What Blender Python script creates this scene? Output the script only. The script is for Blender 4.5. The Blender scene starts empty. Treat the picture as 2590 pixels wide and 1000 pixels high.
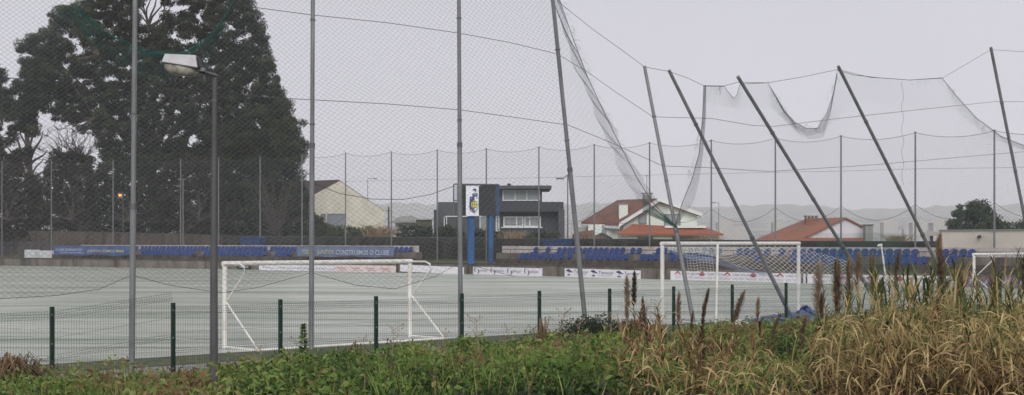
import bpy, math, random
import numpy as np
from mathutils import Vector
random.seed(7); rng = np.random.default_rng(7)
sc = bpy.context.scene
COL = sc.collection

# ------------------------------------------------------------ camera, world, sun
F, CX, HZ, EYE = 3700.0, 1295.0, 611.0, 2.45      # focal length in photo pixels, horizon row, eye height
cam = bpy.data.objects.new('camera', bpy.data.cameras.new('camera')); COL.objects.link(cam)
cam.location = (0, 0, EYE); cam.rotation_euler = (math.radians(90), 0, 0)
cam.data.sensor_width = 36; cam.data.lens = 36*F/2590; cam.data.shift_y = (HZ-500)/2590
cam.data.clip_start = 0.2; cam.data.clip_end = 12000
sc.camera = cam
w = bpy.data.worlds.new('World'); sc.world = w; w.use_nodes = True
nt = w.node_tree; nt.nodes.clear()
out = nt.nodes.new('ShaderNodeOutputWorld'); bg = nt.nodes.new('ShaderNodeBackground')
sky = nt.nodes.new('ShaderNodeTexSky'); sky.sky_type = 'NISHITA'; sky.sun_disc = False
SUN_EL, SUN_AZ = math.radians(34), math.radians(176)
sky.sun_elevation = SUN_EL; sky.sun_rotation = SUN_AZ; sky.dust_density = 5; sky.air_density = 1.5
hs = nt.nodes.new('ShaderNodeHueSaturation'); hs.inputs['Saturation'].default_value = 0.12
mx = nt.nodes.new('ShaderNodeMixRGB'); mx.inputs[0].default_value = 0.93
tc = nt.nodes.new('ShaderNodeTexCoord'); sxyz = nt.nodes.new('ShaderNodeSeparateXYZ')
nz = nt.nodes.new('ShaderNodeTexNoise'); nz.inputs['Scale'].default_value = 2.2; nz.inputs['Detail'].default_value = 3
cl = nt.nodes.new('ShaderNodeValToRGB')
cl.color_ramp.elements[0].color = (4.75, 4.71, 5.24, 1); cl.color_ramp.elements[1].color = (5.2, 5.16, 5.7, 1)
cl.color_ramp.elements[0].position = .3; cl.color_ramp.elements[1].position = .7
nt.links.new(tc.outputs['Generated'], nz.inputs['Vector'])
nt.links.new(nz.outputs['Fac'], cl.inputs[0])
nt.links.new(sky.outputs[0], hs.inputs['Color']); nt.links.new(hs.outputs[0], mx.inputs[1])
nt.links.new(tc.outputs['Generated'], sxyz.inputs[0])
grd = nt.nodes.new('ShaderNodeMapRange'); grd.inputs[1].default_value = 0.0; grd.inputs[2].default_value = 0.30
grd.inputs[3].default_value = 1.30; grd.inputs[4].default_value = 0.94
nt.links.new(sxyz.outputs['Z'], grd.inputs[0])
vm = nt.nodes.new('ShaderNodeVectorMath'); vm.operation = 'SCALE'
nt.links.new(cl.outputs[0], vm.inputs[0]); nt.links.new(grd.outputs[0], vm.inputs['Scale'])
nt.links.new(vm.outputs[0], mx.inputs[2]); nt.links.new(mx.outputs[0], bg.inputs[0])
bg.inputs[1].default_value = 0.1
nt.links.new(bg.outputs[0], out.inputs[0])
sd = bpy.data.lights.new('sun', 'SUN'); sd.energy = 1.5; sd.angle = math.radians(40); sd.color = (1, .98, .95)
sun = bpy.data.objects.new('sun', sd); COL.objects.link(sun)
sun.rotation_euler = (math.radians(90)-SUN_EL, 0, math.radians(4))
sc.view_settings.view_transform = 'Standard'; sc.view_settings.look = 'None'
sc.view_settings.exposure = 0.36; sc.view_settings.gamma = 1
sc.render.engine = 'CYCLES'
sc.cycles.volume_bounces = 3; sc.cycles.max_bounces = 8

# ------------------------------------------------------------ materials
def _pr(name):
    m = bpy.data.materials.new(name); m.use_nodes = True
    return m, m.node_tree, m.node_tree.nodes['Principled BSDF']
def mat(name, c, rough=.6, var=.15, scale=3.0, metal=0, bump=0, stretch=None, spec=.5, c2=None, detail=5):
    m, t, p = _pr(name)
    p.inputs['Roughness'].default_value = rough; p.inputs['Metallic'].default_value = metal
    p.inputs['Specular IOR Level'].default_value = spec
    tc = t.nodes.new('ShaderNodeTexCoord'); mp = t.nodes.new('ShaderNodeMapping')
    t.links.new(tc.outputs['Object'], mp.inputs[0])
    if stretch: mp.inputs['Scale'].default_value = stretch
    n = t.nodes.new('ShaderNodeTexNoise'); n.inputs['Scale'].default_value = scale; n.inputs['Detail'].default_value = detail
    n.inputs['Roughness'].default_value = .62
    t.links.new(mp.outputs[0], n.inputs['Vector'])
    r = t.nodes.new('ShaderNodeValToRGB'); e = r.color_ramp.elements
    e[0].position = .3; e[1].position = .72
    e[0].color = (*[max(0, x*(1-var)) for x in (c2 or c)], 1); e[1].color = (*[min(1, x*(1+var)) for x in c], 1)
    t.links.new(n.outputs['Fac'], r.inputs[0]); t.links.new(r.outputs[0], p.inputs['Base Color'])
    if bump:
        b = t.nodes.new('ShaderNodeBump'); b.inputs['Strength'].default_value = bump; b.inputs['Distance'].default_value = .05
        t.links.new(n.outputs['Fac'], b.inputs['Height']); t.links.new(b.outputs[0], p.inputs['Normal'])
    return m
def tintmat(name, stops, rough=.55, trans=.25, spec=.3):
    """leaf material: a per-leaf attribute picks the colour, with any painted light or shade in it"""
    m, t, p = _pr(name)
    a = t.nodes.new('ShaderNodeAttribute'); a.attribute_name = 'tint'
    r = t.nodes.new('ShaderNodeValToRGB'); e = r.color_ramp.elements
    for i, (pos, c) in enumerate(stops):
        el = e[i] if i < 2 else e.new(pos)
        el.position = pos; el.color = (*c, 1)
    t.links.new(a.outputs['Fac'], r.inputs[0]); t.links.new(r.outputs[0], p.inputs['Base Color'])
    p.inputs['Roughness'].default_value = rough; p.inputs['Specular IOR Level'].default_value = spec
    tr = t.nodes.new('ShaderNodeBsdfTranslucent'); mxs = t.nodes.new('ShaderNodeMixShader'); mxs.inputs[0].default_value = trans
    t.links.new(r.outputs[0], tr.inputs[0]); t.links.new(p.outputs[0], mxs.inputs[1]); t.links.new(tr.outputs[0], mxs.inputs[2])
    t.links.new(mxs.outputs[0], t.nodes['Material Output'].inputs[0])
    return m
def tilemat(name, c, c2, sx=3.5, rough=.75):
    m, t, p = _pr(name)
    tc = t.nodes.new('ShaderNodeTexCoord'); n = t.nodes.new('ShaderNodeTexNoise'); n.inputs['Scale'].default_value = .9; n.inputs['Detail'].default_value = 8
    n.inputs['Roughness'].default_value = .7
    t.links.new(tc.outputs['Object'], n.inputs['Vector'])
    r = t.nodes.new('ShaderNodeValToRGB'); r.color_ramp.elements[0].position = .3; r.color_ramp.elements[1].position = .7
    r.color_ramp.elements[0].color = (*c2, 1); r.color_ramp.elements[1].color = (*c, 1)
    wv = t.nodes.new('ShaderNodeTexWave'); wv.inputs['Scale'].default_value = sx; wv.inputs['Distortion'].default_value = .3
    t.links.new(tc.outputs['Object'], wv.inputs['Vector'])
    mm = t.nodes.new('ShaderNodeMixRGB'); mm.blend_type = 'MULTIPLY'; mm.inputs[0].default_value = .35
    t.links.new(n.outputs['Fac'], r.inputs[0]); t.links.new(r.outputs[0], mm.inputs[1]); t.links.new(wv.outputs['Color'], mm.inputs[2])
    t.links.new(mm.outputs[0], p.inputs['Base Color']); p.inputs['Roughness'].default_value = rough
    b = t.nodes.new('ShaderNodeBump'); b.inputs['Distance'].default_value = .05; t.links.new(wv.outputs['Fac'], b.inputs['Height']); t.links.new(b.outputs[0], p.inputs['Normal'])
    return m
M = {}
M['galv'] = mat('galvanised_steel', (.19, .195, .20), .5, .3, 2.0, stretch=(3, 3, .6), metal=.15)
M['galv_dark'] = mat('weathered_steel', (.12, .12, .125), .55, .3, 2.5, stretch=(3, 3, .6), metal=.1)
M['back_pole'] = mat('thin_pole_steel', (.16, .165, .17), .6, .25, 1.0)
M['lamp_pole'] = mat('street_lamp_pole_paint', (.085, .083, .082), .6, .25, 4, stretch=(2, 2, .5))
M['white_paint'] = mat('white_goal_paint', (.86, .85, .83), .4, .06, 2.5, stretch=(2, 2, 1), c2=(.70, .66, .58))
M['green_paint'] = mat('green_post_paint', (.004, .026, .016), .4, .3, 6)
M['wire'] = mat('green_fence_wire', (.03, .05, .045), .5, .2, 6)
M['net'] = mat('dark_net_twine', (.15, .165, .18), .8, .15, 3)
M['net_green'] = mat('green_net_twine', (.012, .12, .09), .8, .3, 3)
M['net_white'] = mat('white_net_twine', (.68, .68, .62), .8, .2, 5)
M['rope'] = mat('dark_rope', (.07, .07, .075), .8, .2, 4)
M['seat'] = mat('blue_seat_plastic', (.014, .050, .20), .38, .3, 1.3)
M['bluepaint'] = mat('blue_post_paint', (.014, .085, .24), .5, .35, 1.5, stretch=(2, 2, .5))
M['darkblue'] = mat('dark_blue_paint', (.02, .045, .12), .55, .3, 1.5)
M['railing'] = mat('railing_paint', (.06, .07, .11), .5, .3, 3)
M['concrete'] = mat('stained_concrete', (.18, .155, .13), .8, .3, 1.1, stretch=(1, 1, .35), c2=(.075, .064, .054), bump=.3, detail=8)
M['concrete_brown'] = mat('brown_stained_concrete', (.105, .082, .066), .85, .3, 1.2, stretch=(1, 1, .35), c2=(.04, .032, .026), bump=.3, detail=8)
M['darkwall'] = mat('dark_mossy_wall', (.045, .042, .036), .9, .35, 1.0, stretch=(1, 1, .3), c2=(.022, .021, .018), bump=.4, detail=8)
M['coping'] = mat('wet_dark_coping', (.06, .055, .05), .7, .3, 2)
M['upstand'] = mat('whitewashed_upstand', (.55, .50, .48), .8, .15, 1.2, c2=(.36, .32, .30), detail=8)
M['board'] = mat('white_board_vinyl', (.74, .72, .76), .5, .06, 1.5)
M['board_pink'] = mat('pink_board_vinyl', (.72, .60, .60), .5, .06, 1.5)
M['board_purple'] = mat('purple_board_vinyl', (.20, .13, .18), .5, .2, 1.5)
M['ink_grey'] = mat('grey_ink', (.11, .11, .14), .6, .05)
M['ink_pale'] = mat('pale_grey_ink', (.30, .30, .36), .6, .05)
M['ink_red'] = mat('red_ink', (.36, .05, .06), .6, .1)
M['ink_navy'] = mat('navy_ink', (.03, .045, .13), .6, .1)
M['ink_yellow'] = mat('yellow_ink', (.62, .58, .08), .6, .1)
M['ink_straw'] = mat('faded_yellow_ink', (.46, .46, .26), .6, .1)
M['ink_white'] = mat('white_ink', (.42, .46, .55), .6, .05)
M['banner_blue'] = mat('blue_banner_cloth', (.06, .10, .24), .6, .35, 1.2)
M['banner_pale'] = mat('pale_blue_banner_cloth', (.13, .17, .28), .6, .3, 1.2)
M['banner_white'] = mat('white_banner_cloth', (.74, .74, .80), .6, .05, 2)
M['black'] = mat('black_panel', (.016, .019, .022), .6, .3, 1.5)
M['cream'] = mat('cream_render', (.78, .73, .61), .85, .06, .5, c2=(.66, .62, .51), detail=8)
M['cream2'] = mat('pale_beige_render', (.72, .66, .57), .85, .06, .6, c2=(.62, .57, .49), detail=8)
M['brownroof'] = tilemat('brown_roof_tiles', (.13, .085, .075), (.07, .05, .045))
M['terra'] = tilemat('terracotta_tiles', (.40, .165, .105), (.22, .11, .08))
M['orange'] = tilemat('orange_tiles', (.68, .19, .075), (.46, .14, .07))
M['terra2'] = tilemat('faded_terracotta_tiles', (.52, .20, .115), (.36, .18, .12))
M['darkhouse'] = mat('dark_grey_render', (.042, .048, .056), .8, .12, .8)
M['darkhouse2'] = mat('mid_grey_render', (.068, .074, .08), .8, .12, .8)
M['whitehouse'] = mat('white_green_render', (.74, .79, .71), .85, .05, .8)
M['whitewall'] = mat('white_render', (.66, .66, .70), .85, .05, .8)
M['winframe'] = mat('white_window_frame', (.72, .74, .74), .5, .05)
M['curtain'] = mat('grey_curtained_glass', (.30, .33, .33), .15, .2, 3, stretch=(6, 6, .3))
M['glass_and_shade'] = mat('dark_glass_and_shade', (.06, .075, .08), .1, .2, 2)
M['shutter'] = mat('grey_shutter', (.26, .28, .33), .6, .1)
M['chimney'] = mat('grey_cement_block', (.27, .27, .25), .85, .2, 2)
M['housing'] = mat('grey_lamp_housing', (.50, .49, .50), .5, .10, 6, c2=(.42, .41, .42))
M['lens'] = mat('yellowed_lamp_lens', (.52, .49, .42), .25, .25, 9, c2=(.26, .24, .2))
M['tarp'] = mat('blue_tarpaulin', (.035, .075, .26), .5, .5, 3.0, c2=(.12, .16, .3))
M['bark'] = mat('grey_bark', (.10, .08, .065), .9, .4, 2, stretch=(2, 2, .4))
M['twig'] = mat('bare_twig', (.075, .06, .05), .9, .3, 2)
M['sack'] = mat('pale_sack', (.6, .55, .5), .8, .2, 5)
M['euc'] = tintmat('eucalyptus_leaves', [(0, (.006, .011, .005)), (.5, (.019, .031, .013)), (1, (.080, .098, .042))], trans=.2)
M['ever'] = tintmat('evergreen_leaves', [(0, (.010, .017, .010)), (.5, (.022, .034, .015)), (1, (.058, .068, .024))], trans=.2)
M['brush'] = tintmat('undergrowth_leaves', [(0, (.013, .013, .008)), (.5, (.032, .029, .017)), (1, (.068, .054, .034))], trans=.15)
M['rightree'] = tintmat('broadleaf_leaves', [(0, (.014, .03, .014)), (.5, (.035, .06, .03)), (1, (.07, .10, .05))], trans=.2)
M['hedge'] = tintmat('hedge_leaves', [(0, (.03, .045, .02)), (.5, (.06, .085, .035)), (1, (.11, .13, .06))])
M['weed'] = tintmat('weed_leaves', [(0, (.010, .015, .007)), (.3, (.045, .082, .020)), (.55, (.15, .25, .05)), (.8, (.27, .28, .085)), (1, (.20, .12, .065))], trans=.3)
M['straw'] = tintmat('dry_grass', [(0, (.07, .04, .022)), (.5, (.21, .14, .075)), (1, (.42, .32, .20))], trans=.25)
M['reed'] = tintmat('reed_leaves', [(0, (.025, .048, .014)), (.25, (.10, .14, .04)), (.5, (.29, .24, .08)), (.68, (.68, .52, .26)), (.84, (.28, .15, .07)), (1, (.055, .028, .016))], trans=.3)
M['plume'] = tintmat('reed_plume', [(0, (.085, .052, .035)), (.5, (.26, .18, .12)), (1, (.48, .38, .27))], trans=.3)
# pitch: worn wet artificial turf; pale streaks paint water sheen into the base colour
def pitchmat():
    m, t, p = _pr('wet_artificial_turf')
    tc = t.nodes.new('ShaderNodeTexCoord')
    def noise(s, st=(1, 1, 1), d=6, r=.6):
        mp = t.nodes.new('ShaderNodeMapping'); mp.inputs['Scale'].default_value = st
        t.links.new(tc.outputs['Object'], mp.inputs[0])
        n = t.nodes.new('ShaderNodeTexNoise'); n.inputs['Scale'].default_value = s; n.inputs['Detail'].default_value = d
        n.inputs['Roughness'].default_value = r; t.links.new(mp.outputs[0], n.inputs['Vector']); return n
    n1, n2, n3 = noise(.16, (.10, 1, 1), 8, .75), noise(1.1, (.10, 1, 1), 8, .72), noise(9, (1, 1, 1), 8, .7)
    r = t.nodes.new('ShaderNodeValToRGB'); e = r.color_ramp.elements
    e[0].position = .42; e[0].color = (.145, .19, .125, 1); e[1].position = .585; e[1].color = (.54, .56, .47, 1)
    mm = t.nodes.new('ShaderNodeMixRGB'); mm.inputs[0].default_value = .55
    t.links.new(n1.outputs['Fac'], mm.inputs[1]); t.links.new(n2.outputs['Fac'], mm.inputs[2])
    t.links.new(mm.outputs[0], r.inputs[0])
    m2 = t.nodes.new('ShaderNodeMixRGB'); m2.blend_type = 'MULTIPLY'; m2.inputs[0].default_value = .6
    r3 = t.nodes.new('ShaderNodeValToRGB'); r3.color_ramp.elements[0].position = .3; r3.color_ramp.elements[0].color = (.55, .55, .55, 1); r3.color_ramp.elements[1].position = .65
    t.links.new(n3.outputs['Fac'], r3.inputs[0]); t.links.new(r.outputs[0], m2.inputs[1]); t.links.new(r3.outputs[0], m2.inputs[2])
    t.links.new(m2.outputs[0], p.inputs['Base Color'])
    n4 = noise(.35, (.14, 1, 1), 10, .85); r4 = t.nodes.new('ShaderNodeValToRGB'); r4.color_ramp.elements[0].position = .46; r4.color_ramp.elements[1].position = .62
    r4.color_ramp.elements[1].color = (.8, .8, .8, 1)
    m4 = t.nodes.new('ShaderNodeMixRGB'); m4.inputs[2].default_value = (.66, .67, .60, 1)  # near-white streaks: reflection off the wet turf, put into the colour
    t.links.new(n4.outputs['Fac'], r4.inputs[0]); t.links.new(r4.outputs[0], m4.inputs[0]); t.links.new(m2.outputs[0], m4.inputs[1]); t.links.new(m4.outputs[0], p.inputs['Base Color'])
    rr = t.nodes.new('ShaderNodeMapRange'); rr.inputs[1].default_value = .42; rr.inputs[2].default_value = .60
    rr.inputs[3].default_value = .6; rr.inputs[4].default_value = .22
    t.links.new(mm.outputs[0], rr.inputs[0]); t.links.new(rr.outputs[0], p.inputs['Roughness'])
    p.inputs['Specular IOR Level'].default_value = .55
    b = t.nodes.new('ShaderNodeBump'); b.inputs['Strength'].default_value = .5; b.inputs['Distance'].default_value = .02
    t.links.new(n3.outputs['Fac'], b.inputs['Height']); t.links.new(b.outputs[0], p.inputs['Normal'])
    return m
M['pitch'] = pitchmat()
M['line'] = mat('worn_white_line', (.80, .81, .76), .5, .15, 4)
M['gravel'] = mat('wet_gravel', (.24, .22, .22), .45, .45, 3.5, c2=(.15, .135, .13), bump=.8, detail=10)
M['moss'] = mat('mossy_turf_edge', (.07, .085, .035), .8, .4, 2.5, c2=(.04, .05, .02), bump=.5)
M['soil'] = mat('grassy_soil', (.055, .06, .025), .95, .4, 1.2, c2=(.03, .03, .016), bump=.6)
M['bankgrass'] = mat('rough_bank_grass', (.11, .12, .05), .95, .35, 1.0, c2=(.06, .06, .03), bump=.6)
M['hill'] = mat('wooded_hill', (.42, .42, .40), 1, .3, .03, c2=(.20, .21, .19))  # paler than woodland: fading in the mist is put into the colour
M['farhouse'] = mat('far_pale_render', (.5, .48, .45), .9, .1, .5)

# ------------------------------------------------------------ mesh helpers
def tag(o, label=None, cat=None, group=None, kind=None):
    if label: o['label'] = label
    if cat: o['category'] = cat
    if group: o['group'] = group
    if kind: o['kind'] = kind
    return o
def empty(name, loc, label, cat, group=None, rz=0):
    o = bpy.data.objects.new(name, None); COL.objects.link(o)
    o.location = loc; o.rotation_euler = (0, 0, rz); o.empty_display_size = .3
    return tag(o, label, cat, group)
def mkobj(name, V, Fc, m, parent=None, tint=None, local=False, smooth=False):
    """V (n,3) world coordinates (or local), Fc list of faces or (k,4)/(k,3) array"""
    V = np.asarray(V, dtype=np.float64).reshape(-1, 3)
    if local: base = np.zeros(3)
    elif parent is not None: base = np.array(parent.location)
    else: base = np.array([V[:, 0].mean(), V[:, 1].mean(), V[:, 2].min()])
    V = V-base
    me = bpy.data.meshes.new(name)
    if isinstance(Fc, np.ndarray):
        k, n = Fc.shape
        me.vertices.add(len(V)); me.vertices.foreach_set('co', V.astype(np.float32).ravel())
        me.loops.add(k*n); me.loops.foreach_set('vertex_index', Fc.astype(np.int32).ravel())
        me.polygons.add(k); me.polygons.foreach_set('loop_start', np.arange(0, k*n, n, dtype=np.int32))
        me.update(calc_edges=True)
    else:
        me.from_pydata([tuple(v) for v in V], [], Fc); me.update()
    if tint is not None:
        a = me.attributes.new('tint', 'FLOAT', 'POINT'); a.data.foreach_set('value', np.asarray(tint, dtype=np.float32))
    if smooth: me.polygons.foreach_set('use_smooth', [p.loop_total <= 4 for p in me.polygons])
    for mm in (m if isinstance(m, (list, tuple)) else [m]): me.materials.append(mm)
    o = bpy.data.objects.new(name, me); COL.objects.link(o)
    if parent is not None: o.parent = parent
    elif not local: o.location = base
    return o
class MB:
    def __init__(s): s.v = []; s.f = []; s.t = []
    def add(s, vs, fs, tint=0.5):
        n = len(s.v); s.v += [tuple(v) for v in vs]; s.f += [tuple(i+n for i in f) for f in fs]; s.t += [tint]*len(vs)
        return s
    def box(s, c, sx, sy, sz, rz=0):      # centre of base
        ca, sa = math.cos(rz), math.sin(rz); vs = []
        for z in (0, sz):
            for x, y in ((-1, -1), (1, -1), (1, 1), (-1, 1)):
                a, b = x*sx/2, y*sy/2
                vs.append((c[0]+a*ca-b*sa, c[1]+a*sa+b*ca, c[2]+z))
        return s.add(vs, [(3, 2, 1, 0), (4, 5, 6, 7), (0, 1, 5, 4), (1, 2, 6, 5), (2, 3, 7, 6), (3, 0, 4, 7)])
    def slab(s, a, b, dv, z0, z1):         # footprint a->b thickened along dv
        a, b, dv = Vector(a[:2]), Vector(b[:2]), Vector(dv[:2])
        q = [a, b, b+dv, a+dv]
        return s.add([(p.x, p.y, z) for z in (z0, z1) for p in q], [(3, 2, 1, 0), (4, 5, 6, 7), (0, 1, 5, 4), (1, 2, 6, 5), (2, 3, 7, 6), (3, 0, 4, 7)])
    def prism(s, pts, vec):                # polygon extruded by vec
        n = len(pts); vec = Vector(vec); P = [Vector(p) for p in pts]
        vs = P+[p+vec for p in P]
        return s.add(vs, [tuple(range(n)), tuple(range(2*n-1, n-1, -1))]+[(i, i+n, (i+1) % n+n, (i+1) % n) for i in range(n)])
    def tube(s, path, r, sides=6, tint=.5, cap=True):
        P = [Vector(p) for p in path]; rs = r if isinstance(r, (list, tuple)) else [r]*len(P)
        rings = []; n0 = len(s.v); ref = None
        for i, p in enumerate(P):
            d = (P[min(i+1, len(P)-1)]-P[max(i-1, 0)])
            if d.length < 1e-9: d = Vector((0, 0, 1))
            d.normalize()
            if ref is None: ref = Vector((0, 0, 1)) if abs(d.z) < .9 else Vector((1, 0, 0))
            u = d.cross(ref); 
            if u.length < 1e-4: ref = Vector((1, 0, 0)); u = d.cross(ref)
            u.normalize(); v = d.cross(u)
            rings.append([p+(u*math.cos(2*math.pi*k/sides)+v*math.sin(2*math.pi*k/sides))*rs[i] for k in range(sides)])
        vs = [q for g in rings for q in g]; fs = []
        for i in range(len(P)-1):
            for k in range(sides):
                a, b = i*sides+k, i*sides+(k+1) % sides
                fs.append((a, b, b+sides, a+sides))
        s.add(vs, fs, tint)
        if cap:      # caps have their own vertices so that smooth shading stops at the rim
            s.add(rings[0], [tuple(range(sides-1, -1, -1))], tint); s.add(rings[-1], [tuple(range(sides))], tint)
        return s
    def build(s, name, m, parent=None, tint=False, local=False, smooth=False):
        return mkobj(name, s.v, s.f, m, parent, s.t if tint else None, local, smooth)
def W(px, py, Y): return Vector(((px-CX)/F*Y, Y, EYE-(py-HZ)/F*Y))
def Z(py, Y): return EYE-(py-HZ)/F*Y
def sag(a, b, d, n=14):
    a, b = Vector(a), Vector(b)
    return [a.lerp(b, i/n)-Vector((0, 0, d*4*(i/n)*(1-i/n))) for i in range(n+1)]
def copy_thing(o, loc, rz=None, label=None):
    c = o.copy(); COL.objects.link(c); c.location = loc
    if rz is not None: c.rotation_euler = (0, 0, rz)
    if label: c['label'] = label
    for ch in o.children:
        k = ch.copy(); COL.objects.link(k); k.parent = c
        for g in ch.children:
            h = g.copy(); COL.objects.link(h); h.parent = k
    return c
ONES = ['', 'first', 'second', 'third', 'fourth', 'fifth', 'sixth', 'seventh', 'eighth', 'ninth', 'tenth', 'eleventh', 'twelfth', 'thirteenth', 'fourteenth', 'fifteenth', 'sixteenth', 'seventeenth', 'eighteenth', 'nineteenth']
def ordn(n):
    if n < 20: return ONES[n]
    t = {2: 'twent', 3: 'thirt', 4: 'fort', 5: 'fift', 6: 'sixt'}[n//10]
    return t+'ieth' if n % 10 == 0 else t+'y-'+ONES[n % 10]

# ------------------------------------------------------------ far touchline wall as a bent line
WPX = [(-400, 666.0), (-150, 669.5), (560, 681.5), (1165, 693.5), (1700, 708), (2900, 739)]
WP = []
for px_, py_ in WPX:
    Y_ = EYE*F/(py_-HZ); WP.append(Vector(((px_-CX)/F*Y_, Y_)))
NRM = Vector((.70, .714)).normalized()
def back(px, d, z=0.0):
    """ground point in photo column px on the touchline wall moved d metres away from the pitch"""
    k = (px-CX)/F
    for i in range(len(WP)-1):
        a, b = WP[i]+NRM*d, WP[i+1]+NRM*d; ab = b-a
        den = ab.x-k*ab.y
        t = (k*a.y-a.x)/den
        if (t >= -1e-6 and t <= 1+1e-6) or (i == 0 and t < 0) or (i == len(WP)-2 and t > 1):
            p = a+ab*t; return Vector((p.x, p.y, z))
def wall_dir(px):
    return (back(px+20, 0)-back(px-20, 0)).normalized()

# ------------------------------------------------------------ ground
def terrain(x, y):
    q = (33.2-(y-x))/1.41421
    s = np.clip((q-.3)/15.5, 0, 1); s = s*s*(3-2*s)
    return .92*s
xs = np.concatenate([np.linspace(-3600, -130, 12), np.linspace(-120, -32, 24), np.arange(-30, 40, .8), np.linspace(42, 130, 24), np.linspace(150, 3600, 12)])
ys = np.concatenate([np.linspace(-60, -2, 6), np.arange(0, 56, .8), np.linspace(58, 220, 40), np.linspace(250, 3560, 20)])
GX, GY = np.meshgrid(xs, ys); GZ = terrain(GX, GY)+np.where((GY < 60) & (GZ0 := (33-(GY-GX)) > 2), rng.normal(0, .03, GX.shape), 0)
GZ = np.where(GY-GX > 33, -0.012, GZ)
nx, ny = len(xs), len(ys)
I = np.arange(nx*ny).reshape(ny, nx)
FQ = np.stack([I[:-1, :-1], I[:-1, 1:], I[1:, 1:], I[1:, :-1]], -1).reshape(-1, 4)
o = mkobj('ground', np.stack([GX, GY, GZ], -1).reshape(-1, 3), FQ, M['soil'], smooth=True); tag(o, kind='structure')
def sheet(name, pts, z, m, kind='structure'):
    o = mkobj(name, [(p[0], p[1], z) for p in pts], [tuple(range(len(pts)))], m); return tag(o, kind=kind)
sheet('gravel_path', [(-30, 3.4), (45, 78.4), (43, 81), (-32, 6)], .0, M['gravel'])
sheet('turf_edge', [(-27, 8.6), (44, 79.6), (42, 81.3), (-29, 10.3)], .008, M['moss'])
sheet('pitch', [(-27, 11.2), (35, 73.2), (-100, 207), (-170, 150)], .014, M['pitch'])
def ground_pt(px, py):
    Y = EYE*F/(py-HZ); return Vector(((px-CX)/F*Y, Y, 0))
def line(a, b, wd=.12):
    a, b = Vector(a), Vector(b); n = Vector((-(b-a).y, (b-a).x)).normalized()*wd/2
    sheet('pitch_marking', [a-n, b-n, b+n, a+n], .020, M['line'])
line((-24, 16.3), (31, 71.3), .1)                       # goal line
line((-14.6, 41.6), (-6.6, 35.0), .09)
line((-6.0, 41), (3.2, 49.4), .08); line((-6.0, 41), (.3, 41.2-.5), .08)
line((-26, 37), (16, 79), .09)
line((-12.4, 31.1), (-9.6, 31.6-1.0), .07)
line((-60, 55), (18, 133-56), .09)

# ------------------------------------------------------------ parapet wall round the pitch, terraces
CUTS = [-300, -150, 100, 330, 560, 770, 965, 1165, 1330, 1520, 1700, 1950, 2250, 2700]
def strip(name, px0, px1, d0, d1, z0, z1, m, parent=None, step=120):
    """a long solid following the wall line between two photo columns"""
    cs = [px0]+[c for c in (560, 1165, 1700) if px0 < c < px1]+[px1]
    pts0 = [back(c, d0) for c in cs]; pts1 = [back(c, d1) for c in cs]
    n = len(cs); vs = [(p.x, p.y, z) for z in (z0, z1) for p in pts0]+[(p.x, p.y, z) for z in (z0, z1) for p in pts1]
    fs = []
    for i in range(n-1):
        fs += [(i, i+1, n+i+1, n+i), (n+i, n+i+1, 3*n+i+1, 3*n+i), (2*n+i+1, 2*n+i, 3*n+i, 3*n+i+1), (i+1, i, 2*n+i, 2*n+i+1)]
    fs += [(0, n, 3*n, 2*n), (n-1, 3*n-1, 4*n-1, 2*n-1)]
    return mkobj(name, vs, fs, m, parent)
wl = empty('parapet_wall', back(560, 0), 'low stained concrete wall along the far side of the pitch', 'wall')
strip('wall_face', -300, 2700, 0, .22, -.02, .74, M['concrete'], wl)
strip('coping', -300, 2700, -.05, .34, .742, .83, M['coping'], wl)
for px in [-60, 20, 118, 215, 320, 415, 520, 618, 1005, 1183, 1412, 1662, 1680, 2030, 2440]:
    p = back(px, -.03); d = wall_dir(px); a = math.atan2(d.y, d.x)
    MB().box((p.x, p.y, 0), .16, .10, .74, a).build('pilaster', M['concrete_brown'], wl)
stL = empty('terrace', back(640, 1), 'long stepped concrete terrace under the blue seats, left of the scoreboard', 'terrace', 'concrete terraces')
stR = empty('terrace', back(1800, 1), 'long stepped concrete terrace under the blue seats, right of the scoreboard', 'terrace', 'concrete terraces')
for st, a, b, ups in ((stL, 132, 1068, (205, 1060)), (stR, 1252, 2700, (1270, 2700))):
    strip('walkway', a, b, .345, 1.6, -.02, .80, M['concrete_brown'], st)
    strip('step', a, b, 1.605, 2.6, -.02, 1.16, M['concrete_brown'], st)
    strip('step', a+3, b, 2.605, 3.5, -.02, 1.58, M['concrete'], st)
    strip('upstand', ups[0], ups[1], 3.505, 3.68, 0, 2.10, M['upstand'], st)
# gaps: gangway steps
for st, pxs in ((stL, (505, 683, 760)), (stR, (1600, 1850, 2170, 2350))):
    for px in pxs:
        p = back(px, 1.45); d = wall_dir(px); a = math.atan2(d.y, d.x)
        MB().box((p.x, p.y, .801), 1.0, .26, .18, a).build('stair_step', M['concrete_brown'], st)
bank = strip('embankment', 1062, 1256, .345, 6.0, -.02, .86, M['bankgrass']); tag(bank, kind='structure')
bank2 = strip('embankment', -300, 131, .345, 7.0, -.02, .80, M['bankgrass']); tag(bank2, kind='structure')
# ground behind
bk = strip('embankment', -300, 2700, 6.05, 60, -.02, 1.0, M['bankgrass']); tag(bk, kind='structure')

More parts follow.
